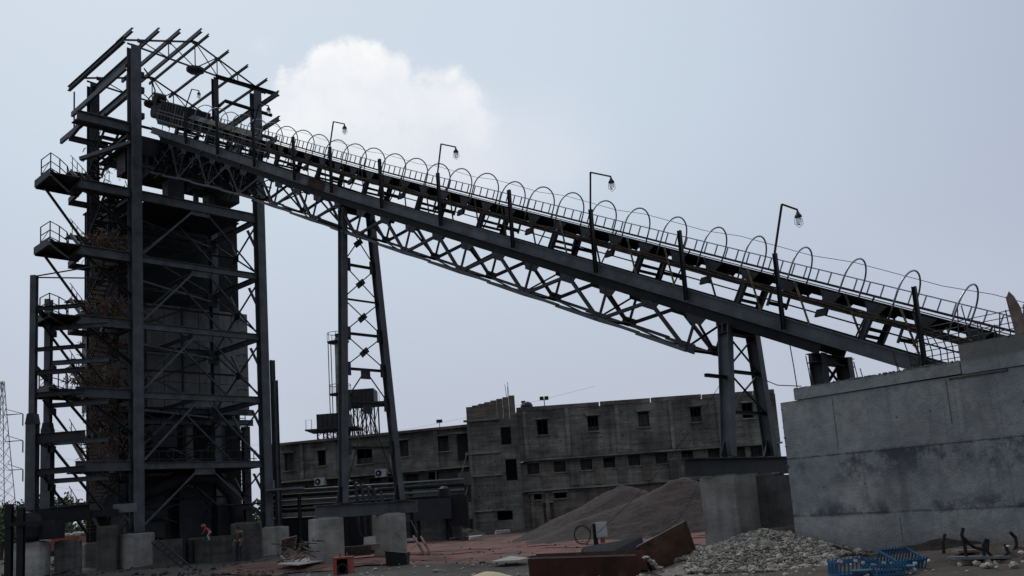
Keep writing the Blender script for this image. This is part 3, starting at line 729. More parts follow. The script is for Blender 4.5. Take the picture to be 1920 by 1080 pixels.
# bracing: front chevrons, right side and rear
zs = LV + [2.0]
for a, b in zip(zs[1:], zs[2:]):
    mid = T(SF, 2.9, a - .3)
    part('gusset_plate', G().box(T(SF, 2.9, a - .38), (1.3, .06, .42), (v, u, ez)), STEEL, tw)
    for w, e in ((WL + .45, -.45), (WR - .4, .45)):
        part('brace', G().bar(mid + v * e, T(SF, w, b + .35), .13, .12, 'L'), STEEL, tw)
    c = (T(SF, WR, (a + b) / 2) + T(SR, WR, (a + b) / 2)) / 2
    for (s0, s1) in ((SF + .3, SR - .3), (SR - .3, SF + .3)):
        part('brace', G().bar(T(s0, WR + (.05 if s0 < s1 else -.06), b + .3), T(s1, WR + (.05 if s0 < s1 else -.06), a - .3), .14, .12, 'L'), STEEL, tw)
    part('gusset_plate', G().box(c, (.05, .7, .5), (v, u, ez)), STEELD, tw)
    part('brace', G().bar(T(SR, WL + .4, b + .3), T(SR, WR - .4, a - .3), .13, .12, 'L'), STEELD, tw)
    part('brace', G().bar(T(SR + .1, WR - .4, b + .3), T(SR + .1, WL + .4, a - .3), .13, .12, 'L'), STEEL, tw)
    part('hub_plate', G().box(T(SR - .3, WR - .25, a - .35), (.8, .08, .9), (v, u, ez)), STEELD, tw)
    part('strut', G().bar(T(SR - .3, WR - .4, a - .45), T(SF + 2.5, WL + .5, a - .45), .1, .12, 'C'), STEEL, tw)
    # inner bracing half way back
    part('brace', G().bar(T(22.5, WL + .4, b + .2), T(22.5, 2.8, a - .4), .11, .11, 'L'), STEEL, tw)
    part('brace', G().bar(T(22.5, WR - .4, b + .2), T(22.5, 3.0, a - .4), .11, .11, 'L'), STEEL, tw)
    part('strut', G().bar(T(22.5, WL + .3, (a + b) / 2), T(22.5, WR - .3, (a + b) / 2), .10, .12, 'C'), STEELD, tw)
    part('strut', G().bar(T(SF + .3, 2.9, a), T(SR - .3, 2.9, a), .14, .2, 'I'), STEELD, tw)
    # braces on the left side plane
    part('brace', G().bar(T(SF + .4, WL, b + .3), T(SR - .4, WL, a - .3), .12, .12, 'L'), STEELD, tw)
    # pale plates imitating light on the right side braces
    for k_, (s0, zz) in enumerate(((20.4, a - 1.0), (22.9, a - 1.1))):
        part('splice_or_lit_plate', G().bar(T(s0, WR - .3, zz + .45), T(s0 + .05, WR + .35, zz - .75), .05, .26, 'box', up=u), PALEST, tw)
for z in LV[1:]:                                # knee braces under the landings
    part('knee_brace', G().bar(T(20.3, -6.1, z - .35), T(19.6, -3.95, z - 3.75), .15, .13, 'C'), STEELD, tw)
    part('knee_brace', G().bar(T(SF, -4.2, z - .3), T(SF + .1, WL - .2, z - 2.3), .15, .15, 'C'), STEELD, tw)
part('knee_brace', G().bar(T(SF, WL - .2, 25.4), T(21.8, -3.6, 24.6), .25, .22, 'C'), STEELL, tw)
# top floor and lower floor plates
for k in range(5):
    s0 = 19.7 + 1.2 * k
    part('floor_plate', G().box(T(s0 + .58, 2.9, 26.1), (7.9, 1.16, .05), (v, u, ez)), STEELD, tw)
for k in range(6):
    w0 = -.6 + 1.25 * k
    part('joist', G().bar(T(SF + .2, w0, 25.9), T(SR - .2, w0, 25.9), .14, .3, 'I'), STEELD, tw)
for k in range(4): part('floor_plate', G().box(T(21.2 + 1.05 * k, 3.2, 22.3), (6.6, 1.0, .05), (v, u, ez)), STEELD, tw)
part('parapet_plate', G().box(T(SF + .1, 1.2, 25.4), (4.2, .05, 1.2), (v, u, ez)), STEELD, tw)
part('parapet_plate', G().box(T(SF + .5, 5.2, 24.8), (2.9, .05, 1.9), (v, u, ez)), STEELD, tw)
part('floor_beam', G().bar(T(SF + .05, WL + .3, 24.1), T(SF + .05, WR - .3, 24.0), .16, .24, 'I'), STEEL, tw)
# roof trusses
def roof_truss(sA, m, wl=-2.0, wr=7.9, z0=0.0):
    zl, zt, zr, wt = 31.95 + z0, 33.45 + z0, 31.35 + z0, 2.75
    def top(w): return T(sA, w, zl + (zt - zl) * (w - wl) / (wt - wl)) if w < wt else T(sA, w, zt + (zr - zt) * (w - wt) / (wr - wt))
    def bot(w): return T(sA, w, 31.75 + z0 - .05 * w)
    for a, b in ((wl, wt), (wt, wr)): part('roof_chord', G().bar(top(a), top(b), .10, .13, 'L'), m, tw)
    part('roof_chord', G().bar(bot(wl + .3), bot(wr - .2), .10, .13, 'L'), m, tw)
    nodes = [(-.9, -.9), (-.9, .95), (.95, .95), (.95, 2.75), (2.75, 2.75), (2.75, 4.3), (4.3, 4.3), (4.3, 5.8), (5.8, 5.8)]
    for a, b in nodes: part('roof_web', G().bar(top(a), bot(b), .07, .07, 'L'), m, tw)
    part('roof_web', G().bar(bot(2.75), top(4.3), .07, .07, 'L'), m, tw)
    for w in (-.9, .95, 2.75, 4.3): part('roof_gusset', G().box(top(w) - ez * .08, (.36, .04, .26), (v, u, ez)), m, tw)
    part('roof_gusset', G().lathe(bot(2.75) - ez * .12, [(.1, -.22), (.55, -.14), (.62, .0), (.45, .06)], 8), m, tw)
    return top
topf = roof_truss(SF, STEEL)
topr = roof_truss(SR, STEELD)
# purlins from overhang to overhang, one at a slightly different reach each
for i, (w, ov) in enumerate(((-1.9, 18.2), (-.3, 18.05), (1.1, 18.1), (2.45, 17.9), (3.05, 18.1), (4.5, 18.2), (5.9, 18.2), (7.3, 18.15))):
    zt = topf(w).z + .14
    part('purlin', G().bar(T(ov, w, zt), T(26.8 if i else 20.5, w, zt + .05), .13 if i < 4 else .10, .26 if i < 4 else .17, 'C'), STEEL if i < 4 else STEELD, tw)
part('eave_beam', G().bar(T(19.3, -1.95, 31.95), T(28.2, -1.95, 32.15), .22, .32, 'I'), STEEL, tw)
for (s0, s1, z) in ((19.5, 28.2, 30.3), (25.9, 30.2, 29.05)):
    part('wall_girt', G().bar(T(s0, -1.72, z), T(s1, -1.72, z + .05), .16, .34, 'C'), STEEL, tw)
for z in (31.15, 29.0): part('side_beam', G().bar(T(19.8, -1.3, z), T(25.4, -1.3, z), .24, .50, 'I'), STEEL, tw)
for z in (30.0, 28.0): part('side_beam', G().bar(T(19.8, 7.1, z), T(25.4, 7.1, z), .20, .40, 'I'), STEEL, tw)
part('wall_girt', G().bar(T(27.9, -1.7, 29.2), T(27.9, -1.7, 31.9), .08, .08, 'L'), STEELD, tw)
for (s0, s1, z) in ((17.1, 25.9, 30.4), (17.1, 24.8, 28.6), (17.4, 22, 27.3)):
    part('wall_girt', G().bar(T(s0, 7.5, z), T(s1, 7.5, z), .14, .32, 'C'), STEEL, tw)
part('lintel', G().bar(T(SF - .2, 4.1, 31.35), T(SF - .2, 8.8, 31.45), .16, .26, 'C'), BLACK, tw)
part('lintel', G().tube([T(SF - .2, 4.25, 29.3), T(SF - .2, 4.7, 29.8), T(SF - .2, 8.2, 29.75)], .12, 6), BLACK, tw)
part('lintel', G().bar(T(SF, 4.3, 28.2), T(SF, 8.4, 28.2), .1, .16, 'C'), STEELD, tw)
part('lintel', G().bar(T(SR, WL, 29.6), T(SR, WR, 29.6), .1, .16, 'C'), STEELD, tw)
part('lintel', G().bar(T(SR, WL, 28.1), T(SR, 3.5, 28.1), .1, .2, 'C'), STEELD, tw)
# loose cable bundle hanging at the column
part('cable_bundle', G().tube([T(18.9, -.9, 30.2), T(18.8, -.5, 29.6), T(18.9, -.2, 28.9), T(19.0, -.6, 28.3), T(18.9, -.1, 27.9)], .05, 5), CABLE, tw)

# landings, stairs
sts = thing('tower_staircase', 'zigzag steel stairs with landings and pipe railings on the left side of the tower', 'staircase', T(22, -3.6, 2))
LZ = LV[1:4] + [LV[4]]
for i, z in enumerate(LV[1:5]):
    part('landing', G().prism([T(18.55, -4.65, z), T(18.65, -6.4, z), T(20.9, -6.4, z), T(20.9, -4.65, z)], ez * .06), STEELD, sts)
    part('landing_edge', G().bar(T(18.6, -6.42, z), T(20.9, -6.42, z), .12, .42, 'C'), STEELD, sts)
    part('landing_edge', G().bar(T(20.9, -6.4, z - .05), T(20.9, -4.0, z - .05), .12, .42, 'C'), STEELD, sts)
    part('landing_edge', G().bar(T(18.55, -6.4, z - .02), T(20.4, -4.75, z - .1), .14, .34, 'C'), GALV, sts)
    part('landing_edge', G().bar(T(20.4, -4.75, z - .1), T(18.5, -4.8, z - .02), .10, .26, 'C'), STEEL, sts)
    P = [(19.9, -6.45), (18.6, -6.4), (19.2, -5.7), (20.0, -5.0), (20.6, -4.7)]
    for (s, w) in P: part('rail_post', G().tube([T(s, w, z), T(s, w, z + 1.15)], .035, 5), STEELD, sts)
    for h in (1.15, .65, .25): part('landing_rail', G().tube([T(s, w, z + h) for s, w in P], .03, 5), STEELD, sts)
    part('landing_rail', G().tube([T(19.9, -6.45, z + .25), T(18.6, -6.4, z + .7)], .02, 4), STEELD, sts)
fl = 0
RUSTY = mat('rusty_handrail', (0.15, 0.082, 0.038), 0.85, var=0.6, scale=3, spots=(0.28, 0.19, 0.09), spot_amt=0.4, spot_scale=2)
for i in range(6):
    zt = LV[i]; zb = LV[i + 1] if i < 5 else 2.0
    zm = (zt + zb) / 2
    for (w0, w1, sa, za, sb, zb2) in ((-3.75, -2.9, 20.2, zb, 22.9, zm), (-2.75, -1.9, 22.9, zm, 20.2, zt)):
        f = part('stair_stringer', G().bar(T(sa, w0, za), T(sb, w0, zb2), .06, .24, 'C').bar(T(sa, w1, za), T(sb, w1, zb2), .06, .24, 'C'), STEELD, sts)
        for k in range(9):
            q = (k + .5) / 9; part('tread', G().box(T(sa + (sb - sa) * q, (w0 + w1) / 2, za + (zb2 - za) * q), (w1 - w0, .27, .035), (v, u, ez)), STEELD if i < 2 else RUSTY, f)
        part('stair_rail', G().tube([T(sa, w0, za + 1.0), T(sb, w0, zb2 + 1.0)], .026, 5), STEELD if i < 2 else RUSTY, sts)
        part('stair_rail', G().tube([T(sa, w0, za + .55), T(sb, w0, zb2 + .55)], .02, 5), STEELD if i < 2 else RUSTY, sts)
        for k in range(4):
            q = (k + .2) / 3.6; part('rail_post', G().tube([T(sa + (sb - sa) * q, w0, za + (zb2 - za) * q), T(sa + (sb - sa) * q, w0, za + (zb2 - za) * q + 1.0)], .024, 5), STEELD if i < 2 else RUSTY, sts)
    part('landing', G().box(T(23.4, -2.8, zm), (1.9, .9, .06), (v, u, ez)), STEELD, sts)
    part('landing', G().box(T(20.0, -3.1, zt - .05), (3.0, 1.0, .05), (v, u, ez)), STEELD, sts)
for k in range(6):
    part('dark_back_sheet', G().box(T(23.0, -1.72, 4.2 + 3.0 * k), (.05, 4.4, 2.2), (v, u, ez)), UPD, sts)  # solid dark sheets added behind the stairs to close off the sky
# brown tangle of scaffold sticks and cable on the stairs
sc = G(); sc2 = G()
for (zc, n_) in ((24.2, 15), (22.9, 90), (19.3, 460), (15.1, 520), (13.0, 200), (11.0, 520), (9.0, 160), (7.0, 180), (5.0, 100)):
    for _ in range(n_):
        wr_ = random.uniform(-4.3 if zc == 11.0 else -3.4, -1.4); p = T(random.uniform(19.9, 22.6), wr_, zc + random.gauss(0, .42 if n_ > 400 else .6))
        d = V((random.uniform(-1, 1), random.uniform(-1, 1), random.uniform(-1, 1.2))).normalized() * random.uniform(.12, .45)
        (sc if random.random() < .75 else sc2).tube([p, p + d * .5 + V((0, 0, random.uniform(-.1, .1))), p + d], random.uniform(.014, .034), 4)
o = part('scaffold_sticks', sc, RUSTY); tag(o, 'tangle of brown scaffold sticks heaped on the tower stairs', 'scaffold sticks', kind='stuff')
o = part('loose_cables', sc2, STEELL); tag(o, 'pale odds and ends of cable and pipe caught in the stair tangle', 'loose cable', kind='stuff')

# bunker house behind the open frame
bk = thing('steel_bunker', 'large grey panelled bunker standing right behind the open tower frame', 'bunker', T(29, 5.2, 0))
b0, b1, c0, c1, zb_, zt_ = 26.8, 31.0, .05, 10.3, 10.2, 17.4
nb = 8
for k in range(nb):
    for j in range(4):
        wa = c0 + (c1 - c0) * k / nb; z0_ = zb_ + (zt_ - zb_) * j / 4
        part('wall_panel', G().box(T(b0 + random.uniform(-.02, .02), wa + (c1 - c0) / nb / 2, z0_ + (zt_ - zb_) / 8), ((c1 - c0) / nb - .03, .08, (zt_ - zb_) / 4 - .03), (v, u, ez)), BINM, bk)
part('frame_plate', G().box(T(b0 + .09, (c0 + c1) / 2, (zb_ + zt_) / 2), (c1 - c0, .06, zt_ - zb_), (v, u, ez)), UPD, bk)
for w in (2.6, 5.2, 7.7): part('stiffener', G().bar(T(b0 - .09, w, zb_), T(b0 - .09, w, zt_), .09, .10, 'L', up=u), STEELD, bk)
part('side_wall', G().box(T((b0 + b1) / 2, c0, (zb_ + zt_) / 2), (.08, b1 - b0 - .1, zt_ - zb_), (v, u, ez)), BINM, bk)
part('side_wall', G().box(T((b0 + b1) / 2, c1, (zb_ + zt_) / 2), (.08, b1 - b0 - .1, zt_ - zb_), (v, u, ez)), BINM, bk)
part('upper_wall', G().box(T(b0 + .3, 5.0, 20.9), (9.6, .08, 6.9), (v, u, ez)), UPD, bk)
part('upper_wall', G().box(T(b1, 5.0, 20.9), (9.6, .08, 6.9), (v, u, ez)), UPD, bk)
part('upper_wall', G().box(T(29, .25, 20.9), (.08, 3.6, 6.9), (v, u, ez)), UPD, bk)
part('upper_wall', G().box(T(29, 9.8, 20.9), (.08, 3.6, 6.9), (v, u, ez)), UPD, bk)
part('top_plate', G().box(T(29, 5.0, 24.4), (9.8, 4.2, .1), (v, u, ez)), UPD, bk)
for z in (zb_ - .2, zb_ - .95): part('ring_beam', G().bar(T(b0 - .15, c0 - .3, z), T(b0 - .15, c1 + .2, z), .2, .42, 'I'), STEEL, bk)
for w in (.4, 3.0, 5.6, 8.0, 10.0): part('column', G().bar(T(b0 + .1, w, 0), T(b0 + .1, w, 9.0), .5, .45, 'I', up=u), STEELD if w != 5.6 else BINM, bk)
for z in (3.2, 6.2): part('cross_beam', G().bar(T(b0 - .1, c0, z), T(b0 - .1, c1, z), .2, .36, 'I'), STEELD, bk)
for k in range(4): part('cladding', G().box(T(28.3, 1.35 + 2.58 * k, 5.25), (2.55, .08, 10.6), (v, u, ez)), UPD, bk)
# feeders and ducts on the top floor
fd = thing('feeder_chutes', 'dark transfer chutes and boxes hanging under the tower top floor', 'chutes', T(22, 2, 22.4))
for (s, w, z, a, b, c) in ((21.5, 1.3, 25.2, 2.2, 1.4, 2.0), (21.2, 2.0, 23.6, 1.1, .8, 2.7), (21.3, 4.3, 25.0, 2.2, .9, 2.2), (21.2, 3.55, 23.4, .25, .3, 2.2), (21.2, 4.6, 23.4, .45, .3, 2.2), (22.2, 5.9, 24.9, 2.0, 1.4, 2.2), (22.8, .1, 25.3, 1.6, 1.3, 1.4), (23.4, 3.0, 25.3, 5.0, 1.3, 1.3), (21.4, 2.6, 22.6, 1.2, .7, .5)):
    part('chute', G().box(T(s, w, z), (a, b, c), (v, u, ez)), STEELD, fd)
for k in range(6): part('pipe', G().tube([T(20.5 + .3 * k, -.5 + 1.3 * k, 23.9), T(20.7 + .3 * k, .1 + 1.3 * k, 25.9)], .06, 6), STEELD, fd)
# machinery under the bunker
ml = thing('mill_machinery', 'dark mill machinery and ducting under the bunker at the tower foot', 'machinery', T(22.5, 2.5, 0))
for (s, w, z, a, b, c) in ((23.6, .6, 3.2, 2.4, 2.2, 3.4), (23.8, 3.9, 2.9, 2.2, 2.4, 3.2), (24.0, 2.6, 5.3, 6.4, .5, .4), (22.6, 5.8, 2.0, 1.3, 1.0, 2.6), (24.2, 2.4, 7.9, 1.6, 1.2, 1.4)):
    part('machine_body', G().box(T(s, w, z), (a, b, c), (v, u, ez)), STEELD, ml)
part('duct', G().tube([T(21.3, 6.2, 1.0), T(21.4, 5.9, 3.8), T(21.6, 4.8, 5.0), T(21.7, 2.5, 5.1), T(21.7, -.2, 4.0)], .45, 10), STEELD, ml, smooth=True)
part('drum', G().tube([T(22.9, .4, 2.9), T(22.9, 1.9, 2.9)], .6, 14), STEELD, ml)
part('drum', G().tube([T(24.5, 1.2, 7.9), T(24.5, 2.4, 7.9)], .5, 14), RUST, ml)
part('platform', G().box(T(21.6, 2.9, 5.55), (7.6, 3.2, .08), (v, u, ez)), STEELD, ml)
for k in range(9): part('rail_post', G().tube([T(20.0, -.6 + .9 * k, 5.6), T(20.0, -.6 + .9 * k, 6.6)], .03, 5), STEELD, ml)
for h in (6.6, 6.1): part('platform_rail', G().tube([T(20.0, -.6, h), T(20.0, 6.8, h)], .025, 5), STEELD, ml)
gg = G()
for _ in range(170):
    p = T(random.uniform(21, 26.0), random.uniform(-1, 6.3), random.uniform(2.0, 9.5)); d = V((random.choice((-1, 0, 1)) * .7, random.choice((-1, 0, 1)) * .7, random.uniform(-.6, .6))) * random.uniform(.5, 1.5)
    gg.bar(p, p + d + V((.02, 0, .02)), .07, .06, 'L')
o = part('small_steelwork', gg, STEELD, ml); tag(o, kind='stuff')
# rear wall behind the tower foot (dark cladding of the mill house)
# tower pedestals and base walls
pedestal(T(SF, WL - .05, 0), 1.55, 1.35, 1.85, 'weathered square pedestal under the main left tower column, boards marked on it', cham=.04)
pedestal(T(SF, WR + .15, 0), 1.9, 1.5, 1.65, 'broad pedestal with a diagonal crack under the right tower column', cham=.04)
pedestal(T(SR, WL, 0), 1.5, 1.4, 1.47, 'brownish pedestal under the rear left tower column', cham=.06)
pedestal(T(SR, WR, 0), 1.6, 1.4, 1.9, 'low pedestal under the rear right tower column, half hidden by machinery', cham=.04, m=CONCD)
pedestal((at(206, 985, 52).x, 52, 0), 1.1, 1.1, 2.35, 'taller plain pedestal between the two left tower pedestals', rot=.1, cham=.02, m=CONCD)
pedestal((at(462, 985, 51).x, 51, 0), 1.6, 1.4, 2.0, 'round-shouldered pedestal left of the broad cracked one', rot=.15, cham=.45, m=CONCD)
wl_ = thing('low_concrete_wall', 'low stained concrete wall between the tower pedestals', 'wall', (at(370, 1040, 50).x, 50, 0))
X0, X1 = at(285, 1020, 50).x, at(440, 1010, 50).x
part('panel', G().box(((X0 + X1) / 2, 50.2, .45), (X1 - X0, .3, 1.9)), CONCD, wl_)
part('buttress', G().box((at(345, 1040, 49.7).x, 49.9, .45), (.16, .3, 1.9)), BLACK, wl_)
part('buttress', G().box((at(358, 1040, 49.7).x, 49.9, .4), (.14, .3, 1.8)), BLACK, wl_)
# leaning ladder
p, q = at(285, 1018, 46.5), at(360, 1080, 45)
ld = thing('leaning_ladder', 'dark narrow ladder slanting down from the tower foot', 'ladder', q)
off = V((.28, 0, .16))
for o_ in (V(), off): part('stile', G().bar(p + o_, q + o_, .07, .06, 'box'), BLACK, ld)
for k in range(9):
    m_ = p + (q - p) * (k + .5) / 9; part('rung', G().bar(m_, m_ + off, .04, .04, 'box'), BLACK, ld)
# long black pipe across the tower foot
o = part('black_pipe', G().tube([at(420, 948, 53), at(492, 943, 53)], .06, 6), BLACK); tag(o, 'thin black pipe crossing between the right tower columns', 'pipe')

# ================================================================== separate frame left of the tower
fr = thing('side_frame', 'freestanding two-storey-deep steel frame with stepped columns at the left edge', 'steel frame', (-24.6, 46, 1.9))
for (x, Y, zt, wd) in ((-24.66, 46, 15.55, .30), (-25.96, 50, 15.3, .34)):
    part('column', G().bar((x, Y, 7.9), (x, Y, zt), wd, wd, 'I', up=(0, 1, 0)), STEEL, fr)
    part('column', G().bar((x, Y, 3.2), (x, Y, 7.9), wd + .2, wd + .16, 'I', up=(0, 1, 0)), STEEL, fr)
    part('splice_or_lit_plate', G().prism([(x - .27, Y - .26, 7.7), (x + .27, Y - .26, 7.7), (x + .17, Y - .26, 8.25), (x - .17, Y - .26, 8.25)], (0, .52, 0)), STEELD, fr)
for (x, Y, z, h) in ((-24.66, 46, 13.75, .2), (-24.66, 46, 11.58, .2), (-24.66, 46, 10.35, .24), (-24.66, 46, 9.2, .26), (-24.66, 46, 6.95, .5), (-24.66, 46, 5.25, .3)):
    part('beam', G().bar((x + .15, Y, z), (x + 2.7, Y, z + .02), .2, h, 'I'), STEELD, fr)
for z in (13.6, 11.6, 9.2, 7.1, 5.0):
    part('beam', G().bar((-25.8, 50, z), (-22.6, 50, z), .18, .26, 'I'), STEEL, fr)
    part('bracket', G().box((-25.66, 49.9, z - .35), (.3, .3, .35)), STEELD, fr)
for z in (14.0, 10.7, 7.0, 5.3): part('beam', G().bar((-24.66, 46.15, z), (-25.96, 49.85, z), .16, .26, 'I'), STEELD, fr)
for a, b in ((14.0, 10.4), (10.4, 6.9), (6.9, 3.2)): part('brace', G().bar((-25.7, 50, a), (-22.9, 50.1, b), .16, .12, 'C'), STEELD, fr)
part('top_rail', G().tube([(-24.7, 46, 15.5), (-22.0, 47.5, 16.3)], .04, 5), STEELD, fr)
part('top_rail', G().tube([(-24.7, 46, 15.45), (-22.0, 47.5, 15.6)], .04, 5), STEELD, fr)
part('top_rail', G().tube([(-22.3, 47.5, 15.7), (-22.3, 47.5, 16.3)], .1, 6), BLACK, fr)
pedestal((-24.4, 45.6, 0), 1.3, 1.1, 1.75, 'dark concrete pedestal at the far left below the black gearbox', rot=0, cham=.03)
pedestal((-23.1, 46.6, 0), .9, 1.1, 1.7, 'narrow dark pedestal tight beside the gearbox pedestal', rot=0, cham=.03, m=CONCD)
gb = thing('black_gearbox', 'black gearbox and covered screw conveyor resting on the far left pedestals', 'machine', (-24.2, 45.6, 1.8))
part('gear_case', G().lathe((-24.35, 45.3, 2.1), [(.35, -.3), (.62, -.1), (.68, .45), (.5, .95), (.28, 1.1)], 14), BLACK, gb)
part('gear_case', G().box((-23.6, 45.6, 2.3), (1.2, .9, .9)), BLACK, gb)
part('trough', G().bar((-24.9, 46, 2.95), (-22.3, 47.2, 3.1), .8, .8, 'box'), BLACK, gb)
part('trough_lid', G().bar((-23.9, 46.4, 3.42), (-22.2, 47.1, 3.5), .9, .08, 'box'), STEELD, gb)
part('flange', G().box((-20.9, 48.2, 3.2), (1.1, .4, .45)), STEELL, gb)
part('flange_pipe', G().bar((-22.3, 47.3, 3.0), (-21.2, 48.0, 3.0), .35, .35, 'box'), BLACK, gb)
part('handwheel', G().lathe((-24.5, 45.1, 3.15), [(.28, 0), (.30, .05), (.2, .12)], 12), STEELL, gb)
# two black posts with a crossbar at the far left
for i, (x0, y0, y1) in enumerate(((18, 945, 1090), (40, 952, 1090))):
    a = at(x0, y0, 38); o = part('steel_post', G().bar((a.x, 38, -.3), (a.x, 38, a.z), .26, .22, 'I', up=(0, 1, 0)), BLACK)
    tag(o, ['black steel post at the extreme left edge, taller of the two', 'black steel post just left of the gearbox pedestal'][i], 'post', 'black posts at the left edge')
a, b = at(14, 984, 37.85), at(100, 978, 37.85); o = part('steel_crossbar', G().bar(a, b, .14, .16, 'box'), BLACK); tag(o, 'black bar bolted across the two left edge posts', 'bar')

# extra columns right of the tower
xc = thing('pipe_bridge_columns', 'pair of plain grey columns close together just right of the tower', 'steel columns', (-16.5, 62, 0))
part('column', G().bar((-16.75, 62.6, 0), (-16.75, 62.6, 13.2), .28, .28, 'I'), STEEL, xc)
part('column', G().bar((-16.35, 61.6, 0), (-16.35, 61.6, 11.6), .32, .32, 'I'), STEEL, xc)
for z in (4.2, 7.0, 10.4): part('tie', G().bar((-16.75, 62.6, z), (-16.35, 61.6, z), .12, .12, 'box'), STEELD, xc)
# steps of a far access ladder behind the tower right side
al = thing('caged_ladder', 'caged access ladder glimpsed behind the right side of the tower', 'ladder', T(26.8, 9.6, 2))
for w in (9.45, 9.95): part('stile', G().bar(T(26.8, w, 2), T(26.8, w, 17), .05, .05, 'box'), STEELD, al)
r0 = part('rung', G().bar(T(26.8, 9.45, 3), T(26.8, 9.95, 3), .05, .05, 'box'), STEELD, al)
for k in range(1, 46): clone(r0, al, T(26.8, 9.7, 3 + .3 * k))
for k in range(16): part('cage_hoop', G().tube([T(26.8, 9.4, 4 + .85 * k), T(26.3, 9.45, 4 + .85 * k), T(26.1, 9.7, 4 + .85 * k), T(26.3, 9.95, 4 + .85 * k), T(26.8, 10, 4 + .85 * k)], .03, 4), STEELD, al)

# ================================================================== cast concrete wall on the right
tww = math.radians(41); uw = V((math.sin(tww), -math.cos(tww), 0)); nw = V((math.cos(tww), math.sin(tww), 0)); W0 = V((7.234, 23.3, 0))
cw = thing('cast_concrete_wall', 'massive blue-grey cast concrete wall with dark lift joints filling the right edge', 'wall', W0 + uw * 3)
def WP(a, d, z): return W0 + uw * a + nw * d + ez * z
lifts = [(-.45, .997), (1.003, 2.467), (2.473, 3.95)]
for i, (z0, z1) in enumerate(lifts):
    # each lift divided in shuttering panels
    edges = [-.46, 1.9, 4.9, 7.6, 10.5]
    for a, b in zip(edges, edges[1:]):
        dd = random.uniform(-.003, .003)
        g = G(); nx = 6
        g.prism([WP(a + .002, dd, z0), WP(b - .002, dd, z0), WP(b - .002, 2.6, z0), WP(a + .002, 2.6, z0)], ez * (z1 - z0))
        part('wall_lift', g, WALLM, cw)
part('joint_fill', G().prism([WP(-.45, .03, -.4), WP(10.5, .03, -.4), WP(10.5, 2.5, -.4), WP(-.45, 2.5, -.4)], ez * 4.3), CONCD, cw)
part('coping', G().prism([WP(0, -.05, 3.96), WP(4.22, -.05, 3.98), WP(4.22, 2.6, 3.98), WP(0, 2.6, 3.96)], ez * .29), WALLM, cw)
part('raised_block', G().prism([WP(4.24, -.04, 3.96), WP(10.5, -.04, 3.96), WP(10.5, 2.6, 3.96), WP(4.24, 2.6, 3.96)], ez * .66), WALLM, cw)
FJ = mat('form_joint_stain', (0.10, 0.11, 0.112), 0.95, var=0.6, scale=6)
for (a, z0, z1) in ((1.02, 2.6, 3.9), (3.85, 2.9, 3.9), (2.35, .3, .9)):
    part('form_joint', G().box(WP(a, .003, (z0 + z1) / 2), (.022, .012, z1 - z0), (uw, nw, ez)), FJ, cw)
for (a, z) in ((.6, 3.2), (1.5, 3.25), (2.6, 3.2), (3.4, 3.25), (5.4, 3.2), (.5, 1.7), (1.6, 1.72), (2.8, 1.7), (4.1, 1.72), (5.3, 1.7)):
    part('tie_hole', G().lathe(WP(a, .004, z), [(.022, -.004), (.022, .006)], 8, axis=-nw), CONCD, cw)
part('recess_edge', G().box(WP(4.55, -.012, 3.90), (1.25, .03, .035), (uw, nw, ez)), CONCD, cw)
part('recess_edge', G().box(WP(5.16, -.012, 4.15), (.035, .03, .5), (uw, nw, ez)), CONCD, cw)
cr = G(); rr = random.Random(41)
for _ in range(260):
    a_ = rr.uniform(.02, 4.2); rock(cr, WP(a_, rr.uniform(-.06, .02), 4.25 + .005 * a_ + rr.uniform(-.01, .015)), rr.uniform(.012, .035))
for _ in range(160):
    a_ = rr.uniform(4.3, 7.5); rock(cr, WP(a_, rr.uniform(-.04, .03), 4.62 + rr.uniform(-.01, .01)), rr.uniform(.012, .035))
for _ in range(150): rock(cr, WP(rr.uniform(-.47, -.42), rr.uniform(-.02, .4), rr.uniform(.1, 3.95)), rr.uniform(.015, .035))
for _ in range(420): rock(cr, WP(rr.uniform(-.4, 7.5), -abs(rr.gauss(0, .35)) - .03, rr.uniform(0, .06)), rr.uniform(.02, .06))
tag(part('concrete_crumbs', cr, CONCD, cw), kind='stuff')
# starter bars sticking out of the wall
rb = G()
rbp = [(.05, .1, 1.25), (.30, .5, .6), (.35, .3, .9), (1.0, 1.5, .7), (1.15, 1.5, .5), (1.9, 1.9, .8), (2.1, 1.6, .5)]
for (a, d, h) in rbp:
    part('starter_bar', G().tube([WP(a, d, 3.7), WP(a - .05, d, 4.2 + h * .5), WP(a - .12, d + .05, 4.2 + h)], .014, 4), RUST, cw)
for k in range(36):
    a = 2.0 + .19 * k; h = 1.55 + random.uniform(-.3, .3) + .10 * math.sin(k); d = 2.35
    part('starter_bar', G().tube([WP(a, d, 3.9), WP(a + random.uniform(-.06, .06), d, 4.2 + h * .5), WP(a + random.uniform(-.15, .1), d, 4.0 + h)], .016, 4), STEELD, cw)
for k in range(9):
    z = 4.35 + .15 * k; part('tie_bar', G().tube([WP(1.9 + .05 * k, 2.36, z), WP(9, 2.36, z + .05)], .011, 4), STEELD, cw)
# splintered plank standing on the raised block
pa = WP(5.28, .9, 4.3)
pk = G().prism([pa + uw * -.12, pa + uw * .13, pa + uw * .02 + ez * 1.05, pa + uw * -.08 + ez * 1.33, pa + uw * -.16 + ez * 1.45, pa + uw * -.24 + ez * 1.30], nw * .05)
o = part('splintered_plank', pk, WOOD); tag(o, 'upright splintered timber plank standing on the wall at the right edge', 'plank')
o = part('bent_flat_bar', G().bar(pa + uw * .22 + ez * .2, pa + uw * .55 + ez * .95, .08, .02, 'box'), GALV); tag(o, 'pale bent flat bar beside the upright plank', 'metal bar')
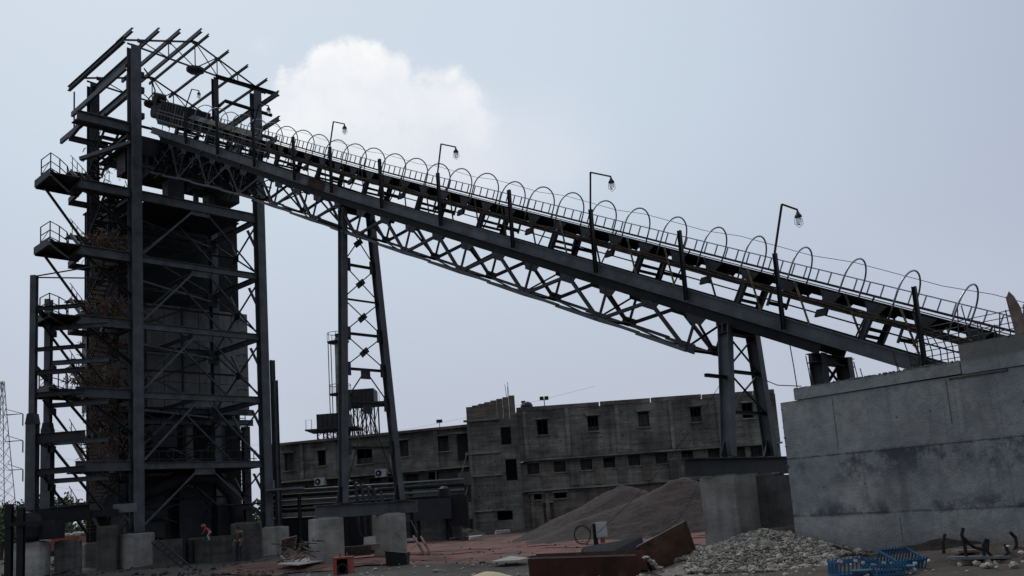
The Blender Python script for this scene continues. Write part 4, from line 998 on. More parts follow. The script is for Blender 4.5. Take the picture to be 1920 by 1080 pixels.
# loose cable from the short trestle to the wall
a, b = at(1418, 706, 27.5), at(1502, 724, 23.6); m_ = (a + b) / 2 - ez * .12
o = part('slack_cable', G().tube([a, a * .7 + m_ * .3, m_, b * .6 + m_ * .4, b], .014, 5), BLACK); tag(o, 'slack black cable from the short trestle to the concrete wall', 'cable')
# soil banked at the wall foot with black humps
def mound(name, label, cat, c, rx, ry, h, m, rough=.12, rot=0.0, n=40, pw=1.4, cone=.65, kind=None, seed=0):
    g = G(); rr = random.Random(seed); ph = [rr.uniform(0, 6.28) for _ in range(8)]
    for i in range(n + 1):
        for j in range(n + 1):
            a, b = i / n * 2 - 1, j / n * 2 - 1; d = math.hypot(a, b)
            k = max(0, 1 - d) ; k = k ** (1 / pw) if pw < 1 else 1 - (1 - k) ** pw if False else k
            k = k * k * (3 - 2 * k) * (1 - cone) + k * cone
            e = 1 + rough * (math.sin(a * 7 + ph[0]) * math.sin(b * 6 + ph[1]) + .6 * math.sin(a * 15 + ph[2] + b * 9) + .4 * math.sin(b * 23 + ph[3] - a * 11))
            z = h * k * e - .08
            x, y = a * rx, b * ry
            g.v.append(V((c[0] + x * math.cos(rot) - y * math.sin(rot), c[1] + x * math.sin(rot) + y * math.cos(rot), c[2] + z + rr.uniform(-.02, .02) * h)))
    for i in range(n):
        for j in range(n): g.f.append((i * (n + 1) + j, (i + 1) * (n + 1) + j, (i + 1) * (n + 1) + j + 1, i * (n + 1) + j + 1))
    o = part(name, g, m, smooth=True); tag(o, label, cat, kind=kind); return o
p = WP(5.5, -2.0, 0); mound('soil_bank', 'low dark soil bank against the foot of the cast wall', 'soil bank', (p.x, p.y, 0), 4.6, 1.2, .5, SOIL, rot=-TH + .1, kind='stuff', seed=3)

TAR = mat('black_soil', (0.014, 0.013, 0.012), 0.9, var=0.5, scale=3, bump=0.9, bscale=9, spec=0.2)  # near-black soil colour for the humps at the wall foot
p = WP(3.6, -.75, 0); mound('black_soil_hump', 'long black hump of soil lying against the foot of the cast wall', 'soil', (p.x, p.y, -.02), 2.6, .8, .52, TAR, rot=-math.radians(49), kind='stuff', seed=31)
p = WP(.9, -.55, 0); mound('black_soil_hump', 'small black hump of soil at the corner foot of the cast wall', 'soil', (p.x, p.y, -.02), 1.3, .6, .38, TAR, rot=-math.radians(49), kind='stuff', seed=32)
# ================================================================== gravel heaps and rubble
def heap_at(px, py, Y): q = at(px, py, Y); return q
q = at(1165, 912, 52); mound('gravel_heap', 'left of the two tall brown gravel heaps before the building', 'gravel heap', (q.x, 52, 0), 6.4, 5, q.z + .15, GRAVEL, .035, n=60, cone=.9, kind='stuff', seed=5)['group'] = 'brown gravel heaps'
q = at(1250, 903, 47); mound('gravel_heap', 'right-hand taller brown gravel heap behind the concrete block', 'gravel heap', (q.x + .9, 47, 0), 8.2, 4.6, q.z + .15, GRAVEL, .035, n=60, cone=.9, kind='stuff', seed=6)['group'] = 'brown gravel heaps'
q = at(1120, 955, 43); mound('gravel_spill', 'low spread of gravel at the toe of the heaps', 'gravel', (q.x + .4, 46, 0), 4.2, 3, 1.3, GRAVEL, .05, kind='stuff', seed=8)
# pale rubble heap
cR = ground(1405, 1060); cR = V((cR.x, 24.2, 0)); q = at(1405, 1000, 24.2)
mound('rubble_heap', 'core of the pale broken stone heap in the right foreground', 'rubble heap', (q.x + .35, 24.0, 0), 3.1, 3.6, q.z + .05, STONED, .14, n=50, kind='stuff', seed=11)
g = G(); g_d = G(); rr = random.Random(4)
for _ in range(19000):
    a = rr.uniform(0, 6.28); d = math.sqrt(rr.random()) * (1.0 + .18 * math.sin(a * 3 + 1) + .08 * math.sin(a * 7)); x = q.x + .35 + math.cos(a) * d * 3.0; y = 24.0 + math.sin(a) * d * 3.5
    k = max(0, 1 - d); k = k * k * (3 - 2 * k) * .35 + k * .65; z = (q.z + .05) * k - .02
    rock(g if rr.random() < .5 else g_d, (x, y, z + rr.uniform(-.01, .04)), rr.choice((.014, .016, .018, .022, .025, .03, .035, .045, .045 if rr.random() < .8 else .11)))
o = part('darker_stones', g_d, STONED); tag(o, 'dustier dark stones mixed into the right foreground heap', 'broken stone', kind='stuff')
o = part('broken_stones', g, STONE); tag(o, 'loose broken white-grey stones covering the right foreground heap', 'broken stone', kind='stuff')
q = at(915, 1062, 23.5); mound('sand_heap', 'smooth yellowish sand heap cut by the bottom edge', 'sand heap', (q.x, 22.6, 0), 1.25, 1.3, q.z + .02 if q.z > .1 else .3, SAND, .03, kind='stuff', seed=12)

# ================================================================== buildings behind
def facade(t, O, ex, L_, z0, z1, opens, m, thick=.35, name='wall_panel', ey=None, zband=None):
    """wall with real openings: (x0, x1, za, zb)"""
    ey = ey or V((-ex.y, ex.x, 0)); xs = sorted(set([0, L_] + [a for o_ in opens for a in o_[:2]])); zs = sorted(set([z0, z1] + [a for o_ in opens for a in o_[2:4]]))
    g = G()
    for a, b in zip(xs, xs[1:]):
        run = None
        for c, d in zip(zs, zs[1:]):
            hole = any(o_[0] - 1e-4 <= a and b <= o_[1] + 1e-4 and o_[2] - 1e-4 <= c and d <= o_[3] + 1e-4 for o_ in opens)
            if hole:
                if run: g.box(O + ex * (a + b) / 2 + ey * thick / 2 + ez * (run[0] + run[1]) / 2, (b - a, thick, run[1] - run[0]), (ex, ey, ez)); run = None
            else: run = (run[0], d) if run else (c, d)
        if run: g.box(O + ex * (a + b) / 2 + ey * thick / 2 + ez * (run[0] + run[1]) / 2, (b - a, thick, run[1] - run[0]), (ex, ey, ez))
    return part(name, g, m, t)
FILL = mat('dusty_shutter', (0.055, 0.053, 0.05), 0.9, var=0.5, scale=2)
def window(t, O, ex, ey, o_, bars=1, fill=0.0):
    a, b, c, d = o_; w = b - a; h = d - c; cc = O + ex * (a + b) / 2 + ey * .22 + ez * (c + d) / 2
    g = G()
    for sx in (-1, 1): g.box(cc + ex * sx * (w / 2 - .035), (.07, .08, h), (ex, ey, ez))
    for sz in (-1, 1): g.box(cc + ez * sz * (h / 2 - .035), (w - .14, .08, .07), (ex, ey, ez))
    f = part('window', g, STEELD, t)
    if fill > 0: part('shutter', G().box(cc + ey * .07 - ez * (h * (1 - fill) / 2) , (w - .12, .03, (h - .1) * fill), (ex, ey, ez)), FILL, f)
    for k in range(bars):
        part('window_bar', G().box(cc + ex * (w * ((k + 1) / (bars + 1) - .5)), (.04, .05, h - .14), (ex, ey, ez)), STEELD, f)
    part('sill', G().box(O + ex * (a + b) / 2 - ey * .03 + ez * (c - .05), (w + .2, .3, .08), (ex, ey, ez)), PLASTERL, f)
    part('lintel', G().box(O + ex * (a + b) / 2 - ey * .05 + ez * (d + .09), (w + .3, .3, .12), (ex, ey, ez)), PLASTERL, f)
# right wing, frontal at Y 74
YB = 74.0
rw = thing('right_building_wing', 'three-storey unplastered grey building wing with small square windows behind the heaps', 'building', (11, YB, 0))
O = V((0.05, YB, 0)); ex = V((1, 0, 0)); ey = V((0, 1, 0)); LB = 21.3
def fx(px, py, Y=YB): q = at(px, py, Y); return q.x, q.z
ops = []
for (px, py) in ((1017, 801), (1112, 794), (1207, 786), (1305, 777), (1402, 770)):
    x, z = fx(px, py); ops.append((x - O.x - .45, x - O.x + .45, z - .62, z + .62))
ops2 = []
for (px, py) in ((1000, 879), (1050, 875), (1100, 871), (1143, 867), (1190, 863), (1241, 859), (1290, 855), (1340, 851), (1388, 848), (1420, 846)):
    x, z = fx(px, py); ops2.append((x - O.x - .48, x - O.x + .48, z - .42, z + .44))
ops3 = []
for (px, py) in ((1004, 932), (1051, 929)):
    x, z = fx(px, py); ops3.append((x - O.x - .5, x - O.x + .5, z - .22, z + .22))
ops3.append((fx(1030, 965)[0] - .5, fx(1030, 965)[0] + .35, .1, 2.0))
facade(rw, O, ex, LB, 5.62, 9.55, ops, PLASTER)
facade(rw, O + V((0, .25, 0)), ex, LB, 3.15, 5.40, ops2, PLASTERL)
facade(rw, O, ex, LB, -.2, 2.98, ops3, PLASTERB)
for i, o_ in enumerate(ops): window(rw, O, ex, ey, o_, 1 + i % 2, (0, .35, .9, .4, 0)[i])
for i, o_ in enumerate(ops2): window(rw, O + V((0, .25, 0)), ex, ey, o_, 2 + i % 2, (1, .95, 1, .6, 1, 1, .8, 1, 1, 1)[i])
for o_ in ops3[:2]: window(rw, O, ex, ey, o_, 0)
part('door', G().box(O + ex * ((ops3[2][0] + ops3[2][1]) / 2) + ey * .3 + ez * 1.0, (.85, .06, 1.9)), WOOD, rw)
for z, m_, h in ((5.51, PLASTERL, .14), (3.06, PLASTERL, .14)):
    part('ledge', G().box(O + ex * (LB / 2) - ey * .12 + ez * z, (LB + .1, .6, h)), m_, rw)
x = 0
for i, wd in enumerate((6.9 / 1, 4.2, 4.2, 4.2, 1.8)):
    part('parapet', G().box(O + ex * (x + wd / 2) + ey * .15 + ez * (9.72 + .02 * (i % 3)), (wd - .12, .42, .34)), PLASTERB, rw); x += wd
for px in (985, 1064, 1158, 1260, 1350):
    x = fx(px, 800)[0] - O.x; part('pilaster', G().box(O + ex * x - ey * .06 + ez * 7.58, (.32, .14, 3.9)), PLASTERL, rw)
for i, px in enumerate((1025, 1078, 1125, 1168, 1215, 1265)):
    x = fx(px, 895)[0] - O.x; part('panel_rib', G().box(O + ex * x + ey * .17 + ez * 4.0, (.7, .12, 1.5)), PLASTER if i % 2 else PLASTERB, rw)
for px in (1000, 1028): x = fx(px, 960)[0] - O.x; part('pilaster', G().box(O + ex * x - ey * .06 + ez * 1.3, (.3, .14, 2.9)), PLASTER, rw)
gp = G()
for z, st_ in ((8.9, .55), (7.0, .55), (6.2, .8)):
    x = .6
    while x < LB - .5:
        if not any(a - .2 < x < b + .2 and c < z < d for a, b, c, d in ops): gp.box(O + ex * (x + random.uniform(-.06, .06)) - ey * .004 + ez * (z + random.uniform(-.05, .05)), (.09, .02, .09))
        x += st_ * random.choice((1, 1, 1, 2.2))
tag(part('putlog_holes', gp, DARKIN, rw), kind='stuff')
part('side_wall', G().box((O.x + LB - .15, YB + 6.2, 4.7), (.3, 11.6, 9.8)), PLASTER, rw)
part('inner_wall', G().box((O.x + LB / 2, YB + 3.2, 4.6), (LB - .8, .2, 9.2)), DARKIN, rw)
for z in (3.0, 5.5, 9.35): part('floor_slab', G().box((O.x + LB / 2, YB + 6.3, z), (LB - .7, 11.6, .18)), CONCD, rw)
# stair block
sb = thing('stair_block', 'taller unfinished stair block with a stepped top between the two building wings', 'building', (-1.8, 73.3, 0))
O2 = V((-3.98, 73.3, 0)); L2 = 4.1
o2 = [(2.7, 3.5, 6.9, 8.3), (2.9, 3.8, 4.0, 5.7), (2.0, 3.2, .9, 1.6)]
facade(sb, O2, ex, L2, -.2, 9.0, o2, PLASTER)
for i in range(8):
    part('parapet_step', G().box(O2 + ex * (.26 + .5 * i) + ey * .18 + ez * (9.0 + (1.15 + .10 * i) / 2), (.49, .34, 1.15 + .10 * i)), PLASTERB, sb)
for z in (9.0, 6.35, 4.55, 1.75): part('ledge', G().box(O2 + ex * 1.2 - ey * .08 + ez * z, (2.9, .3, .16)), PLASTERL, sb)
part('side_wall', G().box(O2 + V((.15, 3.2, 4.6)), (.3, 6, 9.6)), PLASTER, sb)
part('side_wall', G().box(O2 + V((L2 - .15, .6, 4.6)), (.3, .5, 9.6)), PLASTERB, sb)
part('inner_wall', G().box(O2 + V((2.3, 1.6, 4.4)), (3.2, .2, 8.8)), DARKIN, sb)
part('corner_post', G().box(O2 + V((.12, -.06, 4.4)), (.24, .14, 9.0)), PLASTERL, sb)
gp = G()
for z in (7.9, 5.6, 3.7, 2.9, 1.9):
    for k in range(5): gp.box(O2 + V((.6 + .7 * k + random.uniform(-.1, .1), -.004, z)), (.09, .02, .09))
tag(part('putlog_holes', gp, DARKIN, sb), kind='stuff')
for (a, b) in (((3.45, 10.9), (3.5, 11.6)), ((3.6, 10.9), (3.52, 12.0)), ((3.4, 10.9), (3.3, 11.8))):
    part('starter_bar', G().tube([O2 + V((a[0], .2, a[1] - .6)), O2 + V((b[0], .2, b[1]))], .02, 4), RUST, sb)
# left wing, turned slightly away
lw = thing('left_building_wing', 'long dark two-storey building wing running left behind the tall trestle', 'building', (-12, 76, 0))
A = V((-3.9, 74.3, 0)); Bq = V((-21.8, 79.7, 0)); exl = (Bq - A); LL = exl.length; exl.normalize(); eyl = V((exl.y, -exl.x, 0)) 
if eyl.y < 0: eyl = -eyl
def fl_(px, py): q = onplane(px, py, A, eyl); return (q - A).dot(exl), q.z
opl = []
for (px, py, w, h) in ((831, 832, .95, 1.25), (757, 841, .85, 1.35), (683, 855, 1.5, 1.3), (603, 859, .8, 1.3), (542, 866, .95, 1.5)):
    x, z = fl_(px, py); opl.append((x - w / 2, x + w / 2, z - h / 2, z + h / 2))
opl2 = []
for (px, py, w, h) in ((810, 895, .9, .9), (770, 899, 1.1, .9), (735, 905, 1.0, .9), (700, 907, 1.1, .9), (660, 912, 1.0, .9)):
    x, z = fl_(px, py); opl2.append((x - w / 2, x + w / 2, z - h / 2, z + h / 2))
facade(lw, A, exl, LL, 5.55, 8.6, opl, PLASTER, ey=eyl)
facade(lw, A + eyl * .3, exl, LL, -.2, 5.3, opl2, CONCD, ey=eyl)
for i, o_ in enumerate(opl): window(lw, A, exl, eyl, o_, 1 + i % 2, (.9, 1, .4, 0, 1)[i])
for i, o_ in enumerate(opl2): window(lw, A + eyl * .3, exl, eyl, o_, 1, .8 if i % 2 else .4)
part('ledge', G().box(A + exl * LL / 2 - eyl * .15 + ez * 5.42, (LL, .7, .16), (exl, eyl, ez)), PLASTERL, lw)
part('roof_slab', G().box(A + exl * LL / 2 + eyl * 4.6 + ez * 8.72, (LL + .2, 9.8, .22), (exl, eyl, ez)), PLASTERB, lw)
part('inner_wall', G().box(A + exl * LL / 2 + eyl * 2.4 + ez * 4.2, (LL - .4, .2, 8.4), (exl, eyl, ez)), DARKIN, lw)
for d in (2.9, 7.0, 11.3, 15.5): part('pilaster', G().box(A + exl * d - eyl * .06 + ez * 7.08, (.3, .14, 3.0), (exl, eyl, ez)), PLASTERL, lw)
part('side_wall', G().box(A + exl * (LL - .15) + eyl * 4.6 + ez * 4.2, (.3, 8.6, 8.7), (exl, eyl, ez)), PLASTER, lw)
for (z, h) in ((4.35, 1.0), (1.85, 1.3)):
    part('balcony', G().box(V((-4.35, 72.9, z)), (1.0, 1.6, h)), PLASTER, lw)
    part('prop', G().tube([V((-4.55, 72.2, z + h / 2)), V((-4.05, 72.4, z + h / 2 + 1.6))], .05, 5), STEELL, lw)
part('doorway', G().box(V((-4.45, 74.15, 7.0)), (.9, .2, 2.1)), DARKIN, lw)
part('door_ledge', G().box(V((-4.6, 73.9, 8.15)), (2.2, .5, .15)), PLASTERL, lw)
part('conduit', G().tube([A + exl * 3.0 - eyl * .25 + ez * 3.4, A + exl * 3.0 - eyl * .25 + ez * 8.4], .06, 5), PLASTERL, lw)

# AC units
for i, (px, py, lb) in enumerate(((601, 903, 'white outdoor air conditioner box left of the tall trestle leg'), (715, 887, 'white outdoor air conditioner box between the tall trestle legs'))):
    q = onplane(px, py, A - eyl * .45, eyl); t = thing('air_conditioner', lb, 'air conditioner', q - ez * .35, 'outdoor air conditioners on the left wing')
    part('casing', G().box(q, (.95, .4, .66), (exl, eyl, ez)), WHITE, t)
    part('fan_grille', G().lathe(q - eyl * .20 + exl * .16, [(.27, -.02), (.27, .03), (.1, .04)], 16, axis=-eyl), BLACK, t)
    part('fan_hub', G().lathe(q - eyl * .25 + exl * .16, [(.09, 0), (.09, .03)], 10, axis=-eyl), WHITE, t)
    for sx in (-.35, .35): part('bracket', G().bar(q + exl * sx - ez * .35 + eyl * .4, q + exl * sx - ez * .35 - eyl * .2, .04, .04, 'L'), STEELD, t)
# floodlights and tank on roofs
q = at(1020, 747, 76); fd2 = thing('roof_floodlight', 'double floodlight on a short mast on the right wing roof', 'floodlight', (q.x, 76, 9.9), 'floodlights on the building roofs')
part('mast', G().tube([(q.x, 76, 9.4), (q.x, 76, q.z - .1)], .04, 5), STEELD, fd2)
for sx in (-.2, .2): part('lamp_head', G().box((q.x + sx, 75.9, q.z), (.34, .22, .3)), BLACK, fd2)
q = at(824, 791, 77); fd3 = thing('roof_floodlight', 'small single floodlight on the left wing roof edge', 'floodlight', (q.x, 77, 8.8), 'floodlights on the building roofs')
part('mast', G().tube([(q.x, 77, 8.6), (q.x, 77, q.z)], .03, 5), STEELD, fd3)
part('lamp_head', G().box((q.x, 76.9, q.z + .05), (.5, .2, .26)), BLACK, fd3)
q = at(987, 757, 76); wt = thing('roof_water_tank', 'dark blue plastic tank on the roof beside the stair block', 'water tank', (q.x, 76, 9.9))
part('tank', G().lathe((q.x, 76, 9.5), [(.5, 0), (.52, .3), (.52, .75), (.4, .95), (.2, 1.05)], 14), BLUE, wt)
part('lid', G().lathe((q.x - .25, 76, 10.5), [(.2, 0), (.18, .14)], 10), BLACK, wt)
# wires across the building to the ground
for i, (p_, q_, lb) in enumerate((((1352, 718, 27), (1120, 1000, 25.5), 'thin black wire slanting down across the grey building'), ((1310, 905, 27), (1222, 1005, 24.5), 'thin wire dropping beside the concrete block'))):
    a, b = at(*p_), at(*q_); m_ = (a + b) / 2 - ez * .35
    tag(part('slanting_wire', G().tube([a, (a + m_) / 2 - ez * .08, m_, (m_ + b) / 2 - ez * .05, b], .008, 4), BLACK), lb, 'wire')

# pipe rack in front of the left wing
pr_ = thing('pipe_rack', 'low rack of horizontal steel pipes in front of the left building wing', 'pipe rack', (at(680, 950, 60).x, 60, 0))
for i, (y0, y1, r, m_) in enumerate(((922, 898, .06, STEELL), (932, 908, .13, UPD), (942, 918, .07, STEELL), (952, 928, .10, UPD), (960, 937, .13, STEELD), (975, 955, .10, STEELD))):  # near-black and thin pale pipes paint in shade and highlights
    part('pipe', G().tube([at(505, y0, 62), at(870, y1, 60)], r, 8), m_, pr_, smooth=True)
for px in (560, 650, 770, 840): 
    q = at(px, 960, 61); part('rack_post', G().bar((q.x, 61.3, -.1), (q.x, 61.3, 3.7), .18, .18, 'I'), STEELD, pr_)
part('platform', G().box(at(535, 917, 58), (2.2, 1.2, .12)), STEELL, pr_)
part('platform', G().bar(at(512, 918, 58), at(512, 900, 58), .14, .14, 'box'), STEELL, pr_)
for k in range(5):
    q = at(663 + 12 * k, 905 + 4 * k, 60)
    part('bent_pipe', G().tube([q + V((-.5, 0, -.2)), q + V((-.2, 0, .15)), q + V((.1, 0, 0)), q + V((.2, 0, -1.2)), q + V((.22, 0, -3.2)), q + V((.7, 0, -3.9))], .10, 7), STEELD, pr_, smooth=True)
bt = thing('blue_transformer_box', 'dark blue machine box with a black pump beside the pipe rack', 'machine', (at(820, 980, 58).x, 58, 0))
q = at(812, 955, 58); part('casing', G().box((q.x, 58, q.z), (2.4, 1.4, 1.3)), BLUE, bt)
q = at(860, 955, 58.4); part('dark_cabinet', G().box((q.x, 58.4, q.z - .1), (1.2, 1.2, 1.9)), BLACK, bt)
q = at(833, 925, 58); part('pump', G().lathe((q.x, 58, q.z - .2), [(.3, -.3), (.42, 0), (.35, .5), (.15, .65)], 12), BLACK, bt)
q = at(812, 985, 58)
for sx in (-.9, .9): part('leg', G().bar((q.x + sx, 58, -.1), (q.x + sx, 58, 1.6), .14, .14, 'box'), BLACK, bt)
q = at(790, 995, 62); o = part('concrete_plinth', G().box((q.x, 62, .7), (5.5, 1.2, 1.5)), CONCD); tag(o, 'long low concrete plinth in shade behind the blue machine box', 'plinth')
o = part('service_trench_wall', G().box((at(600, 985, 64).x, 64, 1.0), (7.5, .3, 2.4)), DARKIN); tag(o, 'dark retaining wall beneath the pipe rack', 'wall')
q = at(865, 1004, 66); mound('scrub_mound', 'small brown brush-covered mound at the foot of the stair block', 'mound', (q.x, 66, 0), 2.2, 1.5, .75, SOIL, .25, kind='stuff', seed=21)

# chimney with platforms
q = at(633, 620, 100); ch = thing('steel_chimney', 'slim pale steel chimney with two railed platforms beyond the left wing', 'chimney', (q.x, 100, 0))
part('shaft', G().lathe((q.x + .1, 100, 0), [(.75, 0), (.7, 10), (.55, 18), (.5, q.z - .9)], 16), PLASTERL, ch, smooth=True)
part('cap', G().lathe((q.x + .1, 100, q.z - .9), [(.4, 0), (.45, .5)], 12), STEELD, ch)
for zc in (q.z - 1.4, 15.6):
    pl = part('platform', G().lathe((q.x, 100, zc), [(1.2, 0), (1.25, .12)], 14), STEELD, ch)
    part('platform_rail', G().tube([V((q.x + 1.2 * math.cos(a * .4488), 100 + 1.2 * math.sin(a * .4488), zc + 1.1)) for a in range(15)], .035, 4), STEELD, pl)
    for a in range(8): part('rail_post', G().tube([V((q.x + 1.2 * math.cos(a * .785), 100 + 1.2 * math.sin(a * .785), zc + .1)), V((q.x + 1.2 * math.cos(a * .785), 100 + 1.2 * math.sin(a * .785), zc + 1.1))], .03, 4), STEELD, pl)
part('ladder', G().tube([(q.x - .85, 99.6, 8), (q.x - .75, 99.6, q.z - 1.5)], .05, 4).tube([(q.x - 1.15, 99.6, 8), (q.x - 1.05, 99.6, q.z - 1.5)], .05, 4), STEELD, ch)
# water tanks on lattice stands
def stand(px0, px1, ytop, ybot, Y, label):
    a, b = at(px0, ytop, Y), at(px1, ytop, Y); zt = at((px0 + px1) / 2, ybot, Y).z; x0, x1 = a.x, b.x; zb = a.z; hgt_ = max(1.1, zb - zt)
    zt0 = zb - hgt_; t = thing('elevated_tank', label, 'elevated tank', ((x0 + x1) / 2, Y, 0), 'rusty elevated tanks on lattice stands')
    d = 3.0
    part('tank', G().box(((x0 + x1) / 2, Y + d / 2, zb - hgt_ / 2), (x1 - x0, d, hgt_)), STEELD, t)
    n_ = 7
    for k in range(n_):
        x = x0 + (x1 - x0) * k / (n_ - 1); part('tank_rib', G().box((x, Y - .04, zb - hgt_ / 2), (.08, .08, hgt_)), STEELD, t)
    part('walkway', G().box(((x0 + x1) / 2, Y + d / 2, zt0 - .12), (x1 - x0 + 2.4, d + 1.2, .14)), STEELD, t)
    for yy in (Y, Y + d):
        for k in range(4):
            x = x0 + (x1 - x0) * k / 3; part('leg', G().bar((x, yy, 7), (x, yy, zt0), .12, .12, 'box'), STEELD, t)
            if k < 3:
                xn = x0 + (x1 - x0) * (k + 1) / 3
                for z0_, z1_ in ((8.6, 10.8), (10.8, zt0 - .1)):
                    if z1_ > z0_: part('brace', G().bar((x, yy, z0_), (xn, yy, z1_), .07, .07, 'box').bar((xn, yy, z0_), (x, yy, z1_), .07, .07, 'box'), STEELD, t)
    for sx in (x0 - .9, x1 + .9):
        part('platform_rail', G().tube([(sx - .3, Y, zt0), (sx - .3, Y, zt0 + 1), (sx + .3, Y, zt0 + 1), (sx + .3, Y, zt0)], .03, 4), STEELD, t)
stand(652, 700, 731, 755, 100, 'higher elevated tank with a lattice stand seen between the trestle legs')
stand(594, 650, 777, 802, 96, 'lower elevated tank on a lattice stand left of the tall trestle')

# ================================================================== foreground objects
# rusty shuttering panels
def panel(name, pts, th, m, label, rim=True):
    pts = [V(p) for p in pts]; nrm = (pts[1] - pts[0]).cross(pts[3] - pts[0]).normalized()
    t = thing(name, label, 'steel panel', pts[0].lerp(pts[1], .5), 'rusty steel shuttering panels lying in the foreground')
    part('sheet', G().prism(pts, nrm * th), m, t)
    for a, b in ((0, 1), (1, 2), (2, 3), (3, 0)):
        mm_ = SHEETM if (a == 2 and rim) else m
        part('edge_angle', G().bar(pts[a] - nrm * .03, pts[b] - nrm * .03, .07, .06, 'L'), RUST if not (a == 2 and rim) else STEELL, t)
    for k in (1, 2):
        a = pts[0].lerp(pts[1], k / 3); b = pts[3].lerp(pts[2], k / 3); part('rib', G().bar(a - nrm * .02, b - nrm * .02, .05, .03, 'L'), m, t)
    return t
g1 = at(1000, 1110, 21.5); g2 = at(1205, 1110, 21.5); panel('shuttering_panel', [g1, g2, at(1192, 1042, 21.5), at(993, 1048, 21.5)], .05, REDPR, 'front red-primed panel with scraped paint along the bottom edge')
panel('shuttering_panel', [at(1008, 1075, 23.0), at(1215, 1070, 23.0), at(1206, 1032, 23.2), at(1005, 1040, 23.2)], .05, REDPR, 'thin red panel standing just behind the front one')
panel('shuttering_panel', [at(1100, 1060, 24.2), at(1215, 1062, 24.2), at(1203, 1009, 24.6), at(1092, 1028, 24.6)], .05, STEELD, 'flat dark grey panel lying behind the red ones')
panel('shuttering_panel', [at(1232, 1085, 23.4), at(1304, 1037, 24.4), at(1284, 978, 24.4), at(1194, 1026, 23.4)], .06, RUST, 'tilted dark brown panel propped against the rubble heap')
# chain and scrap beside panels
ck = G()
for k in range(9):
    c_ = at(1212 + 6 * k, 1045 + 5 * k, 22.8); rock(ck, c_, .09)
tag(part('scrap_lumps', ck, STONE), 'pale lumps spilling beside the tilted brown panel', 'scrap', kind='stuff')
# switch box post with coil
a = at(1113, 982, 26); b = at(1118, 1024, 26)
sw = thing('switch_post', 'black post carrying a white switch box and a red socket', 'switch box', (a.x, 26, 0))
part('post', G().bar((b.x, 26, -.1), (a.x + .02, 26, a.z), .12, .1, 'box', up=(0, 1, 0)), BLACK, sw)
c_ = at(1128, 993, 25.85); bx = part('box', G().box(c_, (.30, .16, .42)), WHITE, sw)
part('box_door', G().box(c_ - V((0, .09, 0)), (.26, .01, .38)), WHITE, bx)
c_ = at(1130, 1013, 25.85); part('socket', G().box(c_, (.12, .12, .14)), REDP, sw)
c_ = at(1131, 1020, 25.85); part('leg', G().bar((c_.x, 25.9, -.1), (c_.x, 25.9, c_.z), .05, .05, 'box'), BLACK, sw)
c_ = at(1092, 1003, 26)
pts = []
for k in range(60):
    an = k * .42; r_ = .27 + .03 * math.sin(k * .9); pts.append(c_ + V((math.cos(an) * r_ * .8, .012 * (k % 5), math.sin(an) * r_)))
pts += [at(1108, 985, 25.9)]
tag(part('hose_coil', G().tube(pts, .007, 5), BLACK), 'loop of dark cable hung left of the switch post', 'cable coil')
# small red control box
q = at(644, 1052, 30.5); rbx = thing('red_control_box', 'red metal box with a round dark opening beside the left trestle pedestal', 'box', (q.x, 30.5, 0))
for sx, w_ in ((-1, .12), (1, .12)): part('side', G().box((q.x + sx * .24, 30.5, .18), (w_, .5, .62)), REDP, rbx)
part('top', G().box((q.x, 30.5, .52), (.62, .52, .06)), REDP, rbx)
part('back', G().box((q.x, 30.7, .18), (.36, .06, .6)), DARKIN, rbx)
part('ring', G().lathe((q.x, 30.28, .16), [(.19, 0), (.19, .04), (.13, .04), (.13, 0)], 16, axis=(0, -1, 0)), BLACK, rbx)
for sx in (-.1, .12): part('lug', G().box((q.x + sx, 30.5, .60), (.05, .05, .12)), REDP, rbx)
# pale sheet on the ground and other litter
p_ = [ground(520, 1064), ground(640, 1040), ground(640, 1052), ground(560, 1066)]
tag(part('pale_board', G().prism([x_ + ez * .12 for x_ in p_], ez * .04), SHEETM), 'long pale board lying on the ground left of the trestle pedestal', 'board')
p_ = [ground(922, 1063), ground(958, 1052), ground(992, 1056), ground(975, 1060)]
tag(part('cement_sack', G().prism([x_ + ez * .12 for x_ in p_], ez * .05), SHEETM), 'flat pale sack on the red soil just behind the sand', 'sack')
# rusty plate and pipes heap right of tower
hp = thing('scrap_heap', 'heap of rusty plate, bent white pipe and wire between tower and trestle', 'scrap heap', ground(560, 1045))
part('rust_plate', G().prism([at(528, 1034, 40), at(552, 1030, 40), at(556, 1006, 40), at(528, 1013, 40)], (0, .05, 0)), RUST, hp)
part('bent_pipe', G().tube([at(528, 1012, 39.8), at(556, 1005, 39.8), at(553, 1030, 39.8)], .04, 5), STEELL, hp)
part('bent_pipe', G().tube([at(560, 1035, 39), at(563, 1021, 39), at(584, 1017, 39), at(592, 1016, 39)], .05, 5), STEELL, hp)
part('bent_pipe', G().tube([at(566, 1024, 39.2), at(578, 1030, 39.2), at(586, 1034, 39.2)], .03, 5), SHEETM, hp)
part('bent_pipe', G().tube([at(526, 1042, 39.2), at(535, 1050, 39.2), at(552, 1051, 39.2)], .06, 5), SHEETM, hp)
part('broken_board', G().prism([at(536, 1026, 39), at(548, 1030, 39), at(556, 1040, 39), at(540, 1036, 39)], (0, .05, 0)), WOOD, hp)
gw = G(); rr = random.Random(9)
for _ in range(60):
    p0 = at(rr.uniform(520, 600), rr.uniform(1012, 1056), rr.uniform(37, 41)); gw.tube([p0, p0 + V((rr.uniform(-.5, .5), rr.uniform(-.3, .3), rr.uniform(-.1, .3)))], .02, 4)
for _ in range(70):
    p0 = ground(rr.uniform(-10, 150), rr.uniform(1050, 1085)); gw.tube([p0 + ez * .1, p0 + V((rr.uniform(-.8, .8), rr.uniform(-.3, .3), rr.uniform(0, .35)))], .035, 4)
tag(part('wire_scraps', gw, CABLE), 'scraps of wire and twigs over the litter on the left', 'wire scraps', kind='stuff')
